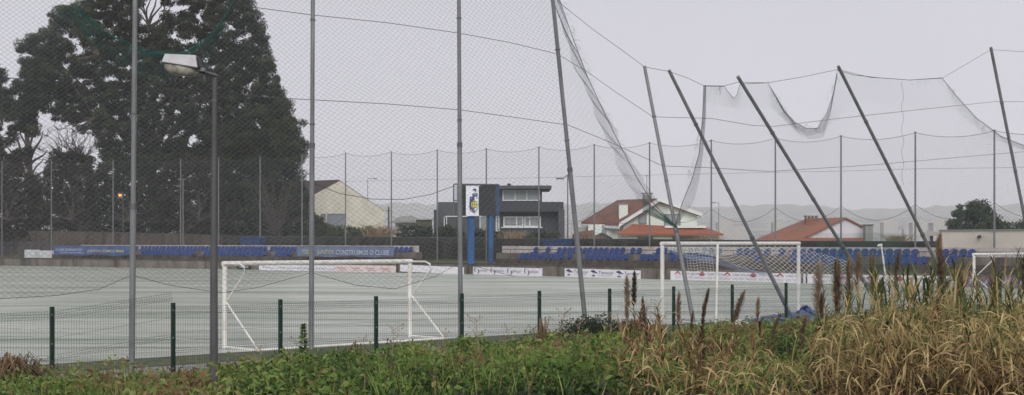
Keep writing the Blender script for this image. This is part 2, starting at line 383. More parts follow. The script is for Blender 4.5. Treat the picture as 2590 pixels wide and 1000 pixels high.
# dark boundary wall behind the terraces
def rowwall(name, segs, d, th, m, label):
    r = empty(name, back(segs[0][0], d), label, 'wall')
    for i in range(len(segs)-1):
        (pa, ya), (pb, yb) = segs[i], segs[i+1]
        A, B = back(pa, d), back(pb, d); n = NRM*th
        za, zb = Z(ya, A.y), Z(yb, B.y)
        v = [(A.x, A.y, .5), (B.x, B.y, .5), (B.x, B.y, zb), (A.x, A.y, za)]
        v += [(x+n.x, y+n.y, z) for x, y, z in v]
        mkobj('wall_panel', v, [(0, 1, 2, 3), (7, 6, 5, 4), (0, 4, 5, 1), (3, 2, 6, 7), (0, 3, 7, 4), (1, 5, 6, 2)], m, r)
        mb = MB(); mb.tube([(A.x+n.x/2, A.y+n.y/2, za+.03), (B.x+n.x/2, B.y+n.y/2, zb+.03)], .05, 4); mb.build('wall_cap', M['coping'], r)
    return r
rowwall('boundary_wall', [(-200, 586), (130, 586), (400, 592), (560, 597)], 7.2, .25, M['concrete_brown'], 'brown stained boundary wall below the big trees at far left')
rowwall('boundary_wall', [(563, 598), (780, 601), (1000, 602), (1252, 604)], 6.2, .25, M['darkwall'], 'dark mossy boundary wall behind the scoreboard and left terrace')
rowwall('boundary_wall', [(1255, 606), (1600, 607), (2000, 612), (2380, 614)], 4.9, .22, M['darkwall'], 'dark boundary wall running behind the right terrace seats')

# ------------------------------------------------------------ seats
def seat_mesh():
    b = MB(); n = 7
    w2 = .245
    # backrest: rounded top shell, curved around the sitter
    cols = []
    for i in range(n):
        u = -1+2*i/(n-1); x = u*w2; bow = -.05*u*u
        top = .45-.11*abs(u)**3
        cols.append([(x*.92, .17+bow, .10), (x, .19+bow, .22), (x*.97, .22+bow, top)])
    vs = [p for c in cols for p in c]; m0 = len(vs); vs += [(x, y+.02, z) for x, y, z in vs]; fs = []
    for i in range(n-1):
        for j in range(2):
            a = i*3+j; fs += [(a, a+3, a+4, a+1), (a+m0+1, a+m0+4, a+m0+3, a+m0)]
        a = i*3+2; fs.append((a, a+3, a+3+m0, a+m0))
    for a0 in (0, (n-1)*3):
        for j in range(2): a = a0+j; fs.append((a, a+1, a+1+m0, a+m0))
    b.add(vs, fs)
    # pan with rolled front
    prof = [(.20, .11), (.05, .085), (-.12, .10), (-.20, .115), (-.225, .05)]
    vs = [(s*w2*(.9 if k == 0 else 1), y, z) for k, (y, z) in enumerate(prof) for s in (-1, -.5, .5, 1)]
    for i in range(len(prof)):
        for j in (1, 2): vs[i*4+j] = (vs[i*4+j][0], vs[i*4+j][1], vs[i*4+j][2]-.03)
    fs = [(i*4+j, i*4+j+1, i*4+j+5, i*4+j+4) for i in range(4) for j in range(3)]
    b.add(vs, fs); b.box((0, 0, 0), .3, .25, .08)
    return b
seat0 = None; NSEAT = 0
def put_seats(pxs, d, z, row, side):
    global seat0, NSEAT
    pxs = sorted(pxs); run = 1; k = 0; prev = None
    for px in pxs:
        p = back(px, d, z)
        if prev is not None and (p-prev).length > .85: run += 1; k = 0
        prev = p; k += 1
        dd = wall_dir(px); rz = math.atan2(dd.y, dd.x)+random.uniform(-.06, .06)
        if seat0 is None:
            seat0 = seat_mesh().build('stadium_seat', M['seat'], local=True, smooth=False); o = seat0
        else: o = seat0.copy(); COL.objects.link(o)
        o.location = p; o.rotation_euler = (random.uniform(-.04, .04), 0, rz)
        tag(o, 'blue plastic seat %s from left in %s run of the %s row, %s terrace' % (ordn(k), ordn(run), row, side), 'seat', 'blue seats on the terraces'); NSEAT += 1
def run_px(p0, p1, d, step=.54):
    res = []; px = p0
    while px <= p1:
        res.append(px); a = back(px, d); dd = wall_dir(px)
        # advance along the wall by 'step' metres
        q = a+dd*step; px = CX+F*q.x/q.y
    return res
DB, DF = 3.02, 2.05
L_back = run_px(333, 345, DB)+run_px(357, 668, DB)+run_px(684, 866, DB)+run_px(884, 1040, DB)
L_front = run_px(359, 494, DF)+run_px(518, 676, DF)+run_px(698, 737, DF)
R_back = [1352, 1382]+run_px(1411, 1572, DB)+[1597, 1613]+[1661, 1677, 1696, 1712, 1742, 1759, 1778, 1795, 1815, 1867, 1885, 1903, 1937, 1974]+run_px(2008, 2330, DB, .56)+[2387, 2409, 2432, 2454]
R_front = run_px(1317, 1420, DF)+[1437]+run_px(1482, 1582, DF)+[1623, 1638, 1655]+[1697, 1714]+[1738, 1755, 1772, 1790]+[1912]+run_px(2005, 2172, DF, .56)+run_px(2245, 2332, DF, .56)+[2387, 2408]
put_seats(L_back, DB, 1.58, 'back', 'left'); put_seats(L_front, DF, 1.16, 'front', 'left')
put_seats(R_back, DB, 1.58, 'back', 'right'); put_seats(R_front, DF, 1.16, 'front', 'right')
print('seats', NSEAT)
# railings
def railing(px0, px1, ztop, step, label, m, bars=False, mid=True, d=.45):
    r = empty('railing', back(px0, d, .8), label, 'railing', 'railings of the terraces')
    n = max(2, int((px1-px0)/60)); pts = [back(px0+(px1-px0)*i/n, d, ztop) for i in range(n+1)]
    MB().tube(pts, .028, 6).build('top_rail', m, r)
    if mid: MB().tube([p-Vector((0, 0, .5)) for p in pts], .018, 5).build('middle_rail', m, r)
    px = px0+1
    while px < px1:
        p = back(px, d, .82); MB().tube([p, p+Vector((0, 0, ztop-.82))], .022, 5).build('post', m, r)
        px += step
    if bars:
        b = MB(); px = px0
        while px < px1:
            p = back(px, d, .9); b.tube([p, p+Vector((0, 0, ztop-.95))], .010, 3); px += 3.4
        b.build('bars', m, r)
railing(-120, 134, 2.30, 42, 'dense barred ramp railing at the left end of the left terrace', M['railing'], bars=True)
railing(136, 1006, 2.02, 62, 'long thin railing in front of the left terrace seats', M['railing'], mid=False)
railing(1196, 2640, 1.88, 47, 'long thin brown railing in front of the right terrace seats', M['coping'], mid=False)

# ------------------------------------------------------------ lettering
def text_part(s, origin, u, height, m, parent, width=None, name='lettering', nrm=None, shear=0, offset=0.0):
    cu = bpy.data.curves.new('t', 'FONT'); cu.body = s; cu.size = 1.0; cu.shear = shear; cu.resolution_u = 2; cu.offset = offset
    ob = bpy.data.objects.new('t', cu); COL.objects.link(ob); bpy.context.view_layer.update()
    dg = bpy.context.evaluated_depsgraph_get(); me = ob.evaluated_get(dg).to_mesh()
    V = np.array([v.co[:] for v in me.vertices]); Fs = [tuple(p.vertices) for p in me.polygons]
    ob.evaluated_get(dg).to_mesh_clear(); bpy.data.objects.remove(ob); bpy.data.curves.remove(cu)
    if len(V) == 0: return
    sx = height/ max(.001, .72); sc_x = sx if width is None else width/(V[:, 0].max()-V[:, 0].min())
    o3 = np.array(origin); u3 = np.array(u)
    P = o3+np.outer((V[:, 0]-V[:, 0].min())*sc_x, u3)+np.outer(V[:, 1]*sx, [0, 0, 1])
    return mkobj(name, P, Fs, m, parent)
def poly_part(pts, origin, u, m, parent, name='emblem', th=0):
    o3 = Vector(origin); u3 = Vector(u)
    return mkobj(name, [tuple(o3+u3*x+Vector((0, 0, y))) for x, y in pts], [tuple(range(len(pts)))], m, parent)
def board(px0, px1, yt0, yb0, m, label, d=-.08, th=.04, yt1=None, yb1=None):
    A, B = back(px0, d), back(px1, d)
    za0, za1 = Z(yb0, A.y), Z(yt0, A.y)
    zb0, zb1 = Z(yb1 or yb0, B.y), Z(yt1 or yt0, B.y)
    r = empty('advertising_board', (A.x, A.y, za0), label, 'advertising board', 'boards along the pitch wall')
    n = NRM*th
    v = [(A.x, A.y, za0), (B.x, B.y, zb0), (B.x, B.y, zb1), (A.x, A.y, za1)]; v += [(x+n.x, y+n.y, z) for x, y, z in v]
    mkobj('panel', v, [(0, 1, 2, 3), (7, 6, 5, 4), (0, 4, 5, 1), (3, 2, 6, 7), (0, 3, 7, 4), (1, 5, 6, 2)], m, r)
    u = Vector((B.x-A.x, B.y-A.y, 0)); L = u.length; u.normalize()
    u3 = Vector((B.x-A.x, B.y-A.y, zb0-za0))/L
    org = Vector((A.x, A.y, za0))-Vector((NRM.x, NRM.y, 0))*.012
    return r, org, u3, L, za1-za0
OUT = Vector((NRM.x, NRM.y, 0))*-.004
r, o_, u, L, h = board(600, 634, 671, 680, M['black'], 'small dark board with a pale line, leftmost on the pitch wall', yt1=672, yb1=681)
poly_part([(.3, .12), (L-.3, .12), (L-.3, .2), (.3, .2)], o_, u, M['ink_white'], r, 'lettering')
r, o_, u, L, h = board(655, 846, 670.5, 683, M['board'], 'long white board with faint grey lettering behind the left goal crossbar', yt1=671.5, yb1=687.5)
for i in range(4):
    x = L*(.06+.235*i); text_part('M', o_+u*x+Vector((0, 0, .13)), u, h*.45, M['ink_pale'], r, .45); text_part('Maticourt', o_+u*(x+.62)+Vector((0, 0, .15)), u, h*.32, M['ink_pale'], r, 1.6)
r, o_, u, L, h = board(847, 1001, 670.5, 687, M['board_pink'], 'pink tinted board with four small red script logos', yt1=672.5, yb1=690.5)
for i in range(4):
    x = L*(.04+.24*i); text_part('Pastelaria', o_+u*x+Vector((0, 0, .24)), u, h*.26, M['ink_red'], r, 1.0, shear=.3); text_part('do Forno', o_+u*(x+.25)+Vector((0, 0, .10)), u, h*.18, M['ink_red'], r, .9, shear=.3)
r, o_, u, L, h = board(1012, 1173, 669.5, 687, M['board'], 'blank dented white board between pink board and lettered boards', yt1=676.5, yb1=695)
poly_part([(1.0, .25), (1.35, .42), (1.38, .36), (1.15, .22)], o_, u, M['ink_pale'], r, 'tear')
r, o_, u, L, h = board(1196, 1371, 675, 695, M['board'], 'white board with four grey curved logos and the word pintos', yt1=679, yb1=700)
for i in range(4):
    x = L*(.03+.243*i)
    for sgn, ox in ((1, 0), (-1, .20)):
        pts = []
        for k in range(9):
            a = math.pi*(.5+.9*k/8); pts.append((ox+.12+sgn*.16*math.cos(a), .30+sgn*(.20*math.sin(a)+.06)))
        inner = [(ox+.12+sgn*.06*math.cos(math.pi*(.5+.9*k/8)), .30+sgn*(.15*math.sin(math.pi*(.5+.9*k/8))+.06)) for k in range(8, -1, -1)]
        allp = pts+inner; n = len(pts)
        o3 = Vector(o_); vs = [tuple(o3+u*(x+a)+Vector((0, 0, b))) for a, b in allp]
        mkobj('emblem', vs, [(k, k+1, 2*n-2-k, 2*n-1-k) for k in range(n-1)], M['ink_grey'], r)
    text_part('pintos', o_+u*(x+.5)+Vector((0, 0, .24)), u, h*.36, M['ink_pale'], r, .95, offset=.01)
r, o_, u, L, h = board(1428, 1620, 679, 700, M['board'], 'white board with three dark tree logos and grey serif lettering', yt1=684.5, yb1=707)
for i in range(3):
    x = L*(.02+.335*i)
    crown = [(0, .42), (.08, .50), (.18, .47), (.24, .55), (.34, .50), (.44, .46), (.52, .40), (.62, .36), (.70, .34), (.66, .29), (.52, .32), (.44, .30), (.40, .34), (.28, .36), (.22, .34), (.12, .38)]
    poly_part(crown, o_+u*x, u, M['ink_navy'], r); poly_part([(.29, .16), (.33, .16), (.33, .37), (.29, .37)], o_+u*x+OUT, u, M['ink_navy'], r)
    poly_part([(.14, .10), (.46, .10), (.46, .165), (.14, .165)], o_+u*x+OUT*2, u, M['ink_navy'], r)
    text_part('Tenecar', o_+u*(x+.78)+Vector((0, 0, .26)), u, h*.38, M['ink_grey'], r, 1.45); text_part('ARVORES E JARDINS', o_+u*(x+.78)+Vector((0, 0, .13)), u, h*.12, M['ink_pale'], r, 1.3)
for (a, b, t0, b0, t1, b1, n, lb) in ((1696, 2037, 685.5, 707.5, 693, 717, 5, 'long white board with five red roof logos behind the right goal'), (2042, 2422, 693.5, 717, 699, 727.5, 5, 'long white board with red roof logos behind the reed plumes')):
    r, o_, u, L, h = board(a, b, t0, b0, M['board'], lb, yt1=t1, yb1=b1)
    for i in range(n):
        x = L*(.03+(.96/n)*i)
        poly_part([(0, .34), (.30, .58), (.60, .34), (.50, .34), (.30, .47), (.10, .34)], o_+u*x, u, M['ink_red'], r)
        poly_part([(.14, .34), (.30, .45), (.46, .34), (.46, .28), (.14, .28)], o_+u*x+OUT, u, M['ink_red'] if i % 2 else M['board_pink'], r)
        text_part('253', o_+u*(x+.08)+Vector((0, 0, .10)), u, h*.2, M['ink_pale'], r, .45)
        text_part('CASA SEGURO', o_+u*(x+.72)+Vector((0, 0, .34)), u, h*.24, M['ink_pale'], r, 1.5, offset=.01)
        text_part('253 747 520', o_+u*(x+.72)+Vector((0, 0, .10)), u, h*.24, M['ink_pale'], r, 1.35)
r, o_, u, L, h = board(2436, 2690, 700, 727.5, M['board_purple'], 'dull purple board with white slanted marks, rightmost on the wall', yt1=705, yb1=734)
for x, wd in ((.2, .5), (1.2, .35), (1.75, .35), (2.3, .35), (3.1, .5)):
    poly_part([(x, .2), (x+wd*.5, .2), (x+wd, .46), (x+wd*.5, .46)], o_+u*x*0, u, M['ink_white'], r, 'lettering')

# banners tied to the left railing
def banner(px0, px1, ztop, hgt, m, label, words, d=.40):
    n = 40; P0 = []
    r = empty('banner', back(px0, d, ztop-hgt), label, 'banner', 'banners tied to the railing')
    vs = []; fs = []
    for i in range(n+1):
        px = px0+(px1-px0)*i/n; p = back(px, d)
        for j in range(6):
            v = j/5; wv = .05*math.sin(i*.9+v*3)*v+.03*math.sin(i*2.3)
            zz = ztop-hgt*v+.05*math.sin(i*.35)*v
            vs.append((p.x-NRM.x*(wv+.03), p.y-NRM.y*(wv+.03), zz))
    for i in range(n):
        for j in range(5):
            a = i*6+j; fs.append((a, a+1, a+7, a+6))
    mkobj('cloth', vs, fs, m, r, smooth=True)
    A, B = back(px0, d), back(px1, d); u = (B-A).normalized(); L = (B-A).length
    for (f0, f1, s, k, zz, hh) in words:
        og = Vector((A.x, A.y, ztop-hgt*zz))+u*(L*f0)-Vector((NRM.x, NRM.y, 0))*.16
        text_part(s, og, u, hgt*hh, M[k], r, L*(f1-f0), offset=.015)
    return r
banner(137, 332, 2.0, .86, M['banner_blue'], 'creased blue banner with white and yellow words at the left end of the railing', [(.04, .40, 'CLUBE DESPORTIVO', 'ink_white', .55, .26), (.10, .42, 'ESCOLA DE FUTEBOL', 'ink_white', .82, .16), (.46, .93, 'JUNTOS SOMOS MAIS', 'ink_straw', .68, .30)])
banner(752, 996, 2.0, .78, M['banner_pale'], 'pale blue banner with yellow then white capitals on the railing', [(.07, .20, 'TODOS', 'ink_straw', .74, .44), (.23, .41, 'JUNTOS', 'ink_straw', .74, .44), (.43, .97, 'CONSTRUIMOS O CLUBE', 'ink_white', .80, .50)])
# blue dugouts at the back of the terraces
for (a, b, yt, yb, lb) in ((608, 656, 601, 617, 'flat blue box shelter above the left terrace seats'), (1372, 1434, 607, 624, 'flat blue box shelter above the right terrace seats')):
    A, B = back(a, 4.0), back(b, 4.0); zt = Z(yt, A.y); zb = Z(yb, A.y)-.25
    r = empty('blue_shelter', (A.x, A.y, zb), lb, 'shelter', 'blue shelters')
    MB().slab(A, B, NRM*.7, zb, zt-.06).build('body', M['darkblue'], r)
    MB().slab(A-Vector((NRM.x, NRM.y, 0))*.06, B-Vector((NRM.x, NRM.y, 0))*.06, NRM*.85, zt-.058, zt).build('roof', M['bluepaint'], r)

# ------------------------------------------------------------ scoreboard
Ys = 107.5
def Ws(px, py, dy=0): return W(px, py, Ys+dy)
sb = empty('scoreboard', (Ws(1215, 660).x, Ys, .86), 'black scoreboard on two thick blue posts with a white club banner', 'scoreboard')
for px, wd, dy, foot in ((1191, .42, .25, .8), (1241, .32, .9, .8)):
    p = Ws(px, 600, dy); MB().box((p.x, p.y, foot), wd, wd*.9, Z(546, Ys)-foot, .35).build('post', M['bluepaint'], sb)
a, b = Ws(1147, 546), Ws(1263, 546, .8); zt = Z(467, Ys); zb = Z(546, Ys)
dv = Vector((-.02, .75))
MB().slab(Ws(1160, 0), Ws(1254, 0, .8), dv, zb, zt).build('panel', M['black'], sb)
MB().slab(Ws(1147, 0, -.03), Ws(1263, 0, .77), dv*1.1, zt+.002, zt+.07).build('roof_sheet', M['galv_dark'], sb)
MB().slab(Ws(1254.5, 0, .81), Ws(1263, 0, .87), dv, zb, zt).build('side_panel', M['darkblue'], sb)
f = MB()
for px in (1147.5, 1158):
    p = Ws(px, 0); f.tube([(p.x, p.y, zb), (p.x, p.y, zt)], .05, 4)
for py in (507, 545):
    f.tube([Ws(1147, py), Ws(1160, py)], .05, 4)
f.build('side_frame', M['galv_dark'], sb)
MB().slab(Ws(1150, 0), Ws(1154.5, 0), (.02, .05), Z(504, Ys), Z(470, Ys)).build('lamp_tube', M['ink_white'], sb)
MB().slab(Ws(1150, 0), Ws(1154, 0), (.02, .05), Z(543, Ys), Z(512, Ys)).build('lamp_tube', M['darkhouse2'], sb)
# club banner in front, hung from small arms
bn = empty('club_banner', Ws(1195, 546, -.3), 'white hanging banner with a navy shield and yellow ball on the scoreboard', 'banner')
A = Ws(1178.5, 546.5, -.28); B = Ws(1211, 546.5, -.12); u = (B-A); Lb = u.length; u.normalize(); H = (546.5-470.5)*Ys/F
vs = []; fs = []
for i in range(7):
    for j in range(9):
        vs.append(tuple(A+u*(Lb*i/6)+Vector((0, -.02*math.sin(i*1.5+j*.4), H*j/8))))
fs = [(i*9+j, i*9+j+9, i*9+j+10, i*9+j+1) for i in range(6) for j in range(8)]
mkobj('cloth', vs, fs, M['banner_white'], bn, smooth=True)
for zz in (.0, H): MB().tube([A+Vector((-.02, 0, zz)), B+u*.12+Vector((0, 0, zz))], .025, 5).build('rod', M['ink_white'], bn)
O = A+Vector((0, -.07, 0)); sX, sZ = Lb/355, H/815   # emblem traced in a 355 x 815 frame
def E(pts, m, k=1, name='emblem'):
    poly_part([(x*sX, (815-y)*sZ) for x, y in pts], O+Vector((0, -.012*k, 0)), u, M[m], bn, name)
E([(110, 300), (230, 285), (345, 300), (345, 470), (335, 600), (235, 735), (110, 640), (95, 560), (105, 430)], 'ink_navy', 1)
E([(238, 300), (338, 312), (338, 470), (325, 590), (238, 700)], 'banner_white', 2)
E([(185, 200), (320, 200), (325, 270), (190, 280), (175, 240)], 'ink_navy', 1)
E([(200, 215), (300, 215), (290, 236), (205, 238)], 'ink_white', 2)
E([(180, 100), (250, 70), (290, 95), (285, 170), (262, 160), (250, 125), (200, 120)], 'ink_navy', 1)
E([(235+90*math.cos(t*math.pi/12), 510+112*math.sin(t*math.pi/12)) for t in range(24)], 'ink_yellow', 3)
for x0, x1, y0, y1 in ((178, 192, 410, 600), (230, 242, 400, 620), (285, 296, 415, 600), (180, 300, 425, 437), (90, 380, 504, 513), (190, 290, 585, 596)):
    E([(x0, y0), (x1, y0), (x1, y1), (x0, y1)], 'ink_navy', 4)
for cx, cy in ((155, 335), (290, 335), (150, 650), (200, 660)):
    E([(cx-14, cy+20), (cx, cy-20), (cx+14, cy+20)], 'ink_white' if cx < 240 else 'ink_navy', 4, 'letter')

# ------------------------------------------------------------ houses
def window(par, px0, px1, py0, py1, Y, glass='curtain', frame='winframe', fw=2.0, mull=(), name='window', thick=.12, proud=.06):
    a, b = W(px0, py1, Y-proud), W(px1, py0, Y-proud); t = fw*Y/F
    f = MB()
    f.box(((a.x+b.x)/2, a.y-.0, a.z), b.x-a.x, thick, t); f.box(((a.x+b.x)/2, a.y, b.z-t), b.x-a.x, thick, t)
    for x in (a.x+t/2, b.x-t/2)+tuple(a.x+(b.x-a.x)*m for m in mull): f.box((x, a.y, a.z+t), t, thick, b.z-a.z-2*t)
    fo = f.build(name, M[frame], par)
    g = MB().box(((a.x+b.x)/2, a.y+.03, a.z+t*.5), b.x-a.x-t, .04, b.z-a.z-t)
    go = mkobj('pane', np.array(g.v)-np.array(fo.location)-np.array(par.location), g.f, M[glass], None, local=True); go.parent = fo
def wbox(px0, px1, py0, py1, Y, depth):
    a, b = W(px0, py1, Y), W(px1, py0, Y)
    return MB().box(((a.x+b.x)/2, Y+depth/2, a.z), b.x-a.x, depth, b.z-a.z)
# dark modern house
Y = 136
h = empty('modern_house', (W(1260, 0, Y).x, Y, 0), 'dark grey flat-roofed modern house behind the scoreboard', 'house')
wbox(1268, 1412, 536, 660, Y+1.2, 9).build('lower_wall', M['darkhouse'], h)
wbox(1225, 1425.5, 511, 535.5, Y, 10.5).build('upper_band', M['darkhouse'], h)
wbox(1412.5, 1428, 530, 660, Y-.1, 10).build('pillar', M['darkhouse2'], h)
wbox(1262, 1371, 478, 510.5, Y+2, 7).build('top_floor_wall', M['darkhouse2'], h)
wbox(1258, 1395, 469.5, 477.8, Y+.8, 9).build('roof_slab', M['darkhouse2'], h)
wbox(1283, 1292, 464.5, 469.3, Y+3, 1).build('chimney', M['darkhouse'], h)
wbox(1108, 1224, 511.5, 660, Y+.8, 9).build('side_wall', M['darkhouse2'], h)
wbox(1097, 1107.5, 531, 660, Y+.7, 7).build('side_pillar', M['darkhouse'], h)
wbox(1131, 1190, 549, 660, Y-1, 1.6).build('porch_wall', M['darkhouse2'], h)
wbox(1126, 1195, 546.5, 548.8, Y-1.1, 2.0).build('porch_slab', M['winframe'], h)
for px in (1123.5, 1129.5): wbox(px-1, px+1, 548.8, 580, Y-1.05, .1).build('porch_post', M['winframe'], h)
wbox(1121, 1127, 540, 548, Y+.75, .1).build('porch_recess', M['glass_and_shade'], h)
wbox(1225, 1267.5, 536, 660, Y+1.0, 6).build('middle_wall', M['darkhouse2'], h)
window(h, 1271, 1304, 481, 508.5, Y+2, fw=2.6); window(h, 1303, 1333, 481, 508.5, Y+2, fw=2.2); window(h, 1332, 1366, 481, 508.5, Y+2, fw=2.2)
window(h, 1273, 1324, 548, 574.5, Y+1.2, mull=(.66,), fw=3.2); window(h, 1326, 1368, 548, 574.5, Y+1.2, mull=(.33,), fw=3.0)
window(h, 1213, 1230, 546, 584, Y+.8, fw=2.2); window(h, 1254, 1263, 546, 586, Y+1.0, fw=2.2)
wbox(1262, 1372, 574.6, 577, Y+1.05, .25).build('window_sill', M['winframe'], h)
# cream warehouse with gable
g0 = [W(796, 600, 172), W(975, 600, 180), W(972, 534, 180), W(860, 458, 175), W(796, 495, 172)]
wh = empty('warehouse', (g0[0].x, 172, 0), 'cream gabled warehouse with brown roof beside the big trees', 'warehouse')
g0[0].z = g0[1].z = 0
vec = Vector((-15, 9, 0)); MB().prism(g0, vec).build('gable_wall', M['cream'], wh)
up = Vector((0, 0, .03)); ov = Vector((0, -.08, .03))
for nm, P in (('roof', [g0[3]+up*2+ov, g0[4]+up*2+ov-Vector((.7, 0, .35)), g0[4]+up*2+vec-Vector((.7, 0, .35)), g0[3]+up*2+vec]), ('roof', [g0[2]+Vector((0, .15, .01)), g0[3]+Vector((.01, .15, .01)), g0[3]+up*2+vec+Vector((.01, 0, 0)), g0[2]+up*2+vec])):
    MB().prism(P, (0, 0, .05)).build(nm, M['brownroof'], wh)
window(wh, 827, 874, 541, 575, 171.6, glass='shutter', frame='chimney', fw=1.2)
window(wh, 812, 824, 541, 560, 171.6, glass='shutter', frame='chimney', fw=1.2)
# white and green house with terracotta roofs
Y = 140
h = empty('tiled_house', (W(1640, 0, Y).x, Y, 0), 'pale green and white house with terracotta roofs and wide gable', 'house')
G = [W(1577, 572, Y), W(1668, 509, Y), W(1763, 546, Y), W(1763, 660, Y), W(1577, 660, Y)]
MB().prism(G, (-4, 8, 0)).build('gable_wall', M['whitehouse'], h)
A_, B_, C_, D_ = W(1470, 561, Y+3), W(1562, 506, Y+5.5), W(1668, 502, Y-.6), W(1565, 566, Y-.8)
MB().prism([A_, D_, C_, B_], (0, 0, -.22)).build('roof', M['terra'], h)
E_ = W(1778, 541, Y-.6); MB().prism([C_+Vector((.02, 0, 0)), E_, E_+Vector((-3.6, 6.5, 0)), B_+Vector((.02, 0, 0))], (0, 0, -.22)).build('roof', M['terra'], h)
bb = MB(); bb.prism([D_+Vector((0, -.06, .03)), D_+Vector((0, -.06, -.34)), C_+Vector((0, -.06, -.30)), C_+Vector((0, -.06, .06))], (0, -.1, 0))
bb.prism([C_+Vector((.001, -.06, .06)), C_+Vector((.001, -.06, -.30)), E_+Vector((0, -.06, -.30)), E_+Vector((0, -.06, .03))], (0, -.1, 0)); bb.build('bargeboard', M['winframe'], h)
MB().prism([A_+Vector((-.05, -.05, -.25)), D_+Vector((0, -.2, -.25)), D_+Vector((0, -.2, -.5)), A_+Vector((-.05, -.05, -.5))], (.1, .12, 0)).build('gutter', M['winframe'], h)
wbox(1488, 1576, 568, 660, Y+.6, 7).build('side_wall', M['whitehouse'], h)
wbox(1566, 1588, 518, 556, Y-.2, 1.0).build('chimney', M['whitehouse'], h); wbox(1564, 1590, 515, 518, Y-.25, 1.1).build('chimney_cap', M['chimney'], h)
wbox(1628, 1648, 493, 512, Y+2.6, .8).build('chimney', M['chimney'], h); wbox(1624, 1652, 488, 490.5, Y+2.5, 1.0).build('chimney_cap', M['chimney'], h)
for px in (1629, 1647): wbox(px-1, px+1, 490.5, 493, Y+2.6, .6).build('chimney_leg', M['chimney'], h)
p = W(1636, 488, Y+3); MB().tube([p, p+Vector((0, 0, 1.7))], .025, 4).tube([p+Vector((-.25, 0, 1.65)), p+Vector((.25, 0, 1.65))], .02, 4).build('antenna', M['galv_dark'], h)
window(h, 1615, 1635, 542, 566, Y, glass='curtain', frame='galv_dark', fw=1.6, mull=()); window(h, 1680, 1721, 542, 572, Y, glass='curtain', frame='galv_dark', fw=1.6, mull=(.5,))
window(h, 1523, 1534, 570, 596, Y+.6, glass='shutter', frame='chimney', fw=1.2)
# lower front wing
wbox(1571, 1815, 597, 660, Y-4, 3.9).build('front_wing', M['whitehouse'], h)
R = [W(1562, 591, Y-4.6), W(1830, 592, Y-4.6), W(1790, 577, Y-.3), W(1600, 567, Y-.3)]
MB().prism(R, (0, 0, -.16)).build('front_roof', M['orange'], h)
wbox(1564, 1828, 592.5, 596.5, Y-4.5, .3).build('front_fascia', M['winframe'], h)
wbox(1682, 1786, 571, 577, Y-1.6, 1.2).build('balcony_parapet', M['whitehouse'], h)
window(h, 1612, 1652, 600, 612, Y-4, glass='glass_and_shade', frame='chimney', fw=1); window(h, 1700, 1770, 599, 612, Y-4, glass='glass_and_shade', frame='chimney', fw=1)  # left dark pane is painted shade, standing in for shadowed arches
# small outbuildings left of it
h2 = empty('garden_shed', W(1522, 640, 132), 'small grey gabled shed below the white house', 'shed')
MB().prism([W(1503, 600, 132), W(1524, 590, 132), W(1548, 601, 132), W(1548, 640, 132), W(1503, 640, 132)], (0, 3, 0)).build('wall', M['darkhouse2'], h2)
MB().prism([W(1499, 602, 131.8), W(1524, 588.5, 131.8), W(1551, 603, 131.8), W(1524, 591, 131.8)], (0, 3.4, 0)).build('roof', M['galv_dark'], h2)
h3 = empty('low_outbuilding', W(1475, 640, 138), 'low salmon walled outbuilding left of the white house', 'shed')
wbox(1452, 1500, 595, 650, 138, 4).build('wall', mat('salmon_render', (.42, .24, .19), .85, .1), h3)
MB().prism([W(1448, 596, 137.8), W(1502, 596, 137.8), W(1500, 583, 141), W(1462, 591, 141)], (0, 0, .12)).build('roof', M['terra'], h3)
# orange roofed house on the right
Y = 146
h = empty('orange_roof_house', (W(2080, 0, Y).x, Y, 0), 'white walled house with faded orange roof left of the cream building', 'house')
MB().prism([W(2022, 604, Y), W(2137, 552, Y), W(2182, 573, Y), W(2182, 660, Y), W(2022, 660, Y)], (-1.5, 5, 0)).build('gable_wall', M['whitewall'], h)
a_, b_, c_, d_ = W(1890, 614, Y+1.5), W(2040, 553.5, Y+4), W(2139, 550, Y-.3), W(2022, 606, Y-.4)
MB().prism([a_, d_, c_, b_], (0, 0, -.15)).build('roof', M['terra2'], h)
e_ = W(2187, 574, Y-.3); MB().prism([c_+Vector((.02, 0, 0)), e_, e_+Vector((-5, 9, 0)), b_+Vector((.02, 1, 0))], (0, 0, -.12)).build('roof', M['terra2'], h)
MB().prism([W(2018, 611, Y-1.8), W(2192, 611, Y-1.8), W(2180, 602, Y-.05), W(2030, 602, Y-.05)], (0, 0, -.1)).build('lower_roof', M['orange'], h)
wbox(2040, 2068, 552, 575, Y+1.2, 1).build('chimney', M['terra2'], h); wbox(2038, 2070, 545.5, 548, Y+1.1, 1.2).build('chimney_cap', M['chimney'], h)
for px in (2040, 2049, 2058, 2067): wbox(px-1, px+1, 548, 552, Y+1.15, .9).build('chimney_leg', M['chimney'], h)
def onroof(px, py):      # point on the plane of the left roof slope
    n = (d_-a_).cross(b_-a_); o3 = Vector((0, 0, EYE)); dr = Vector(((px-CX)/F, 1, -(py-HZ)/F))
    t = n.dot(a_-o3)/n.dot(dr); return o3+dr*t
for (x0, x1, y0, y1) in ((1988, 2028, 576, 583), (1960, 1998, 590, 597)):
    pts = [onroof(x0+(x1-x0)*t, y1-1.2*(k % 2)) for k, t in enumerate((0, .2, .4, .6, .8, 1))]+[onroof(x1-(x1-x0)*t*.7-0*1, y0+1.0*(k % 2)) for k, t in enumerate((0, .25, .5, .75, 1))]
    mkobj('patched_tiles', [p+Vector((0, 0, .03)) for p in pts], [tuple(range(len(pts)))], M['whitewall'], h)
wbox(2189, 2208, 571, 640, Y-2, 1).build('tall_chimney', M['chimney'], h); wbox(2186, 2211, 568, 570.5, Y-2.1, 1.2).build('chimney_cap', M['coping'], h)
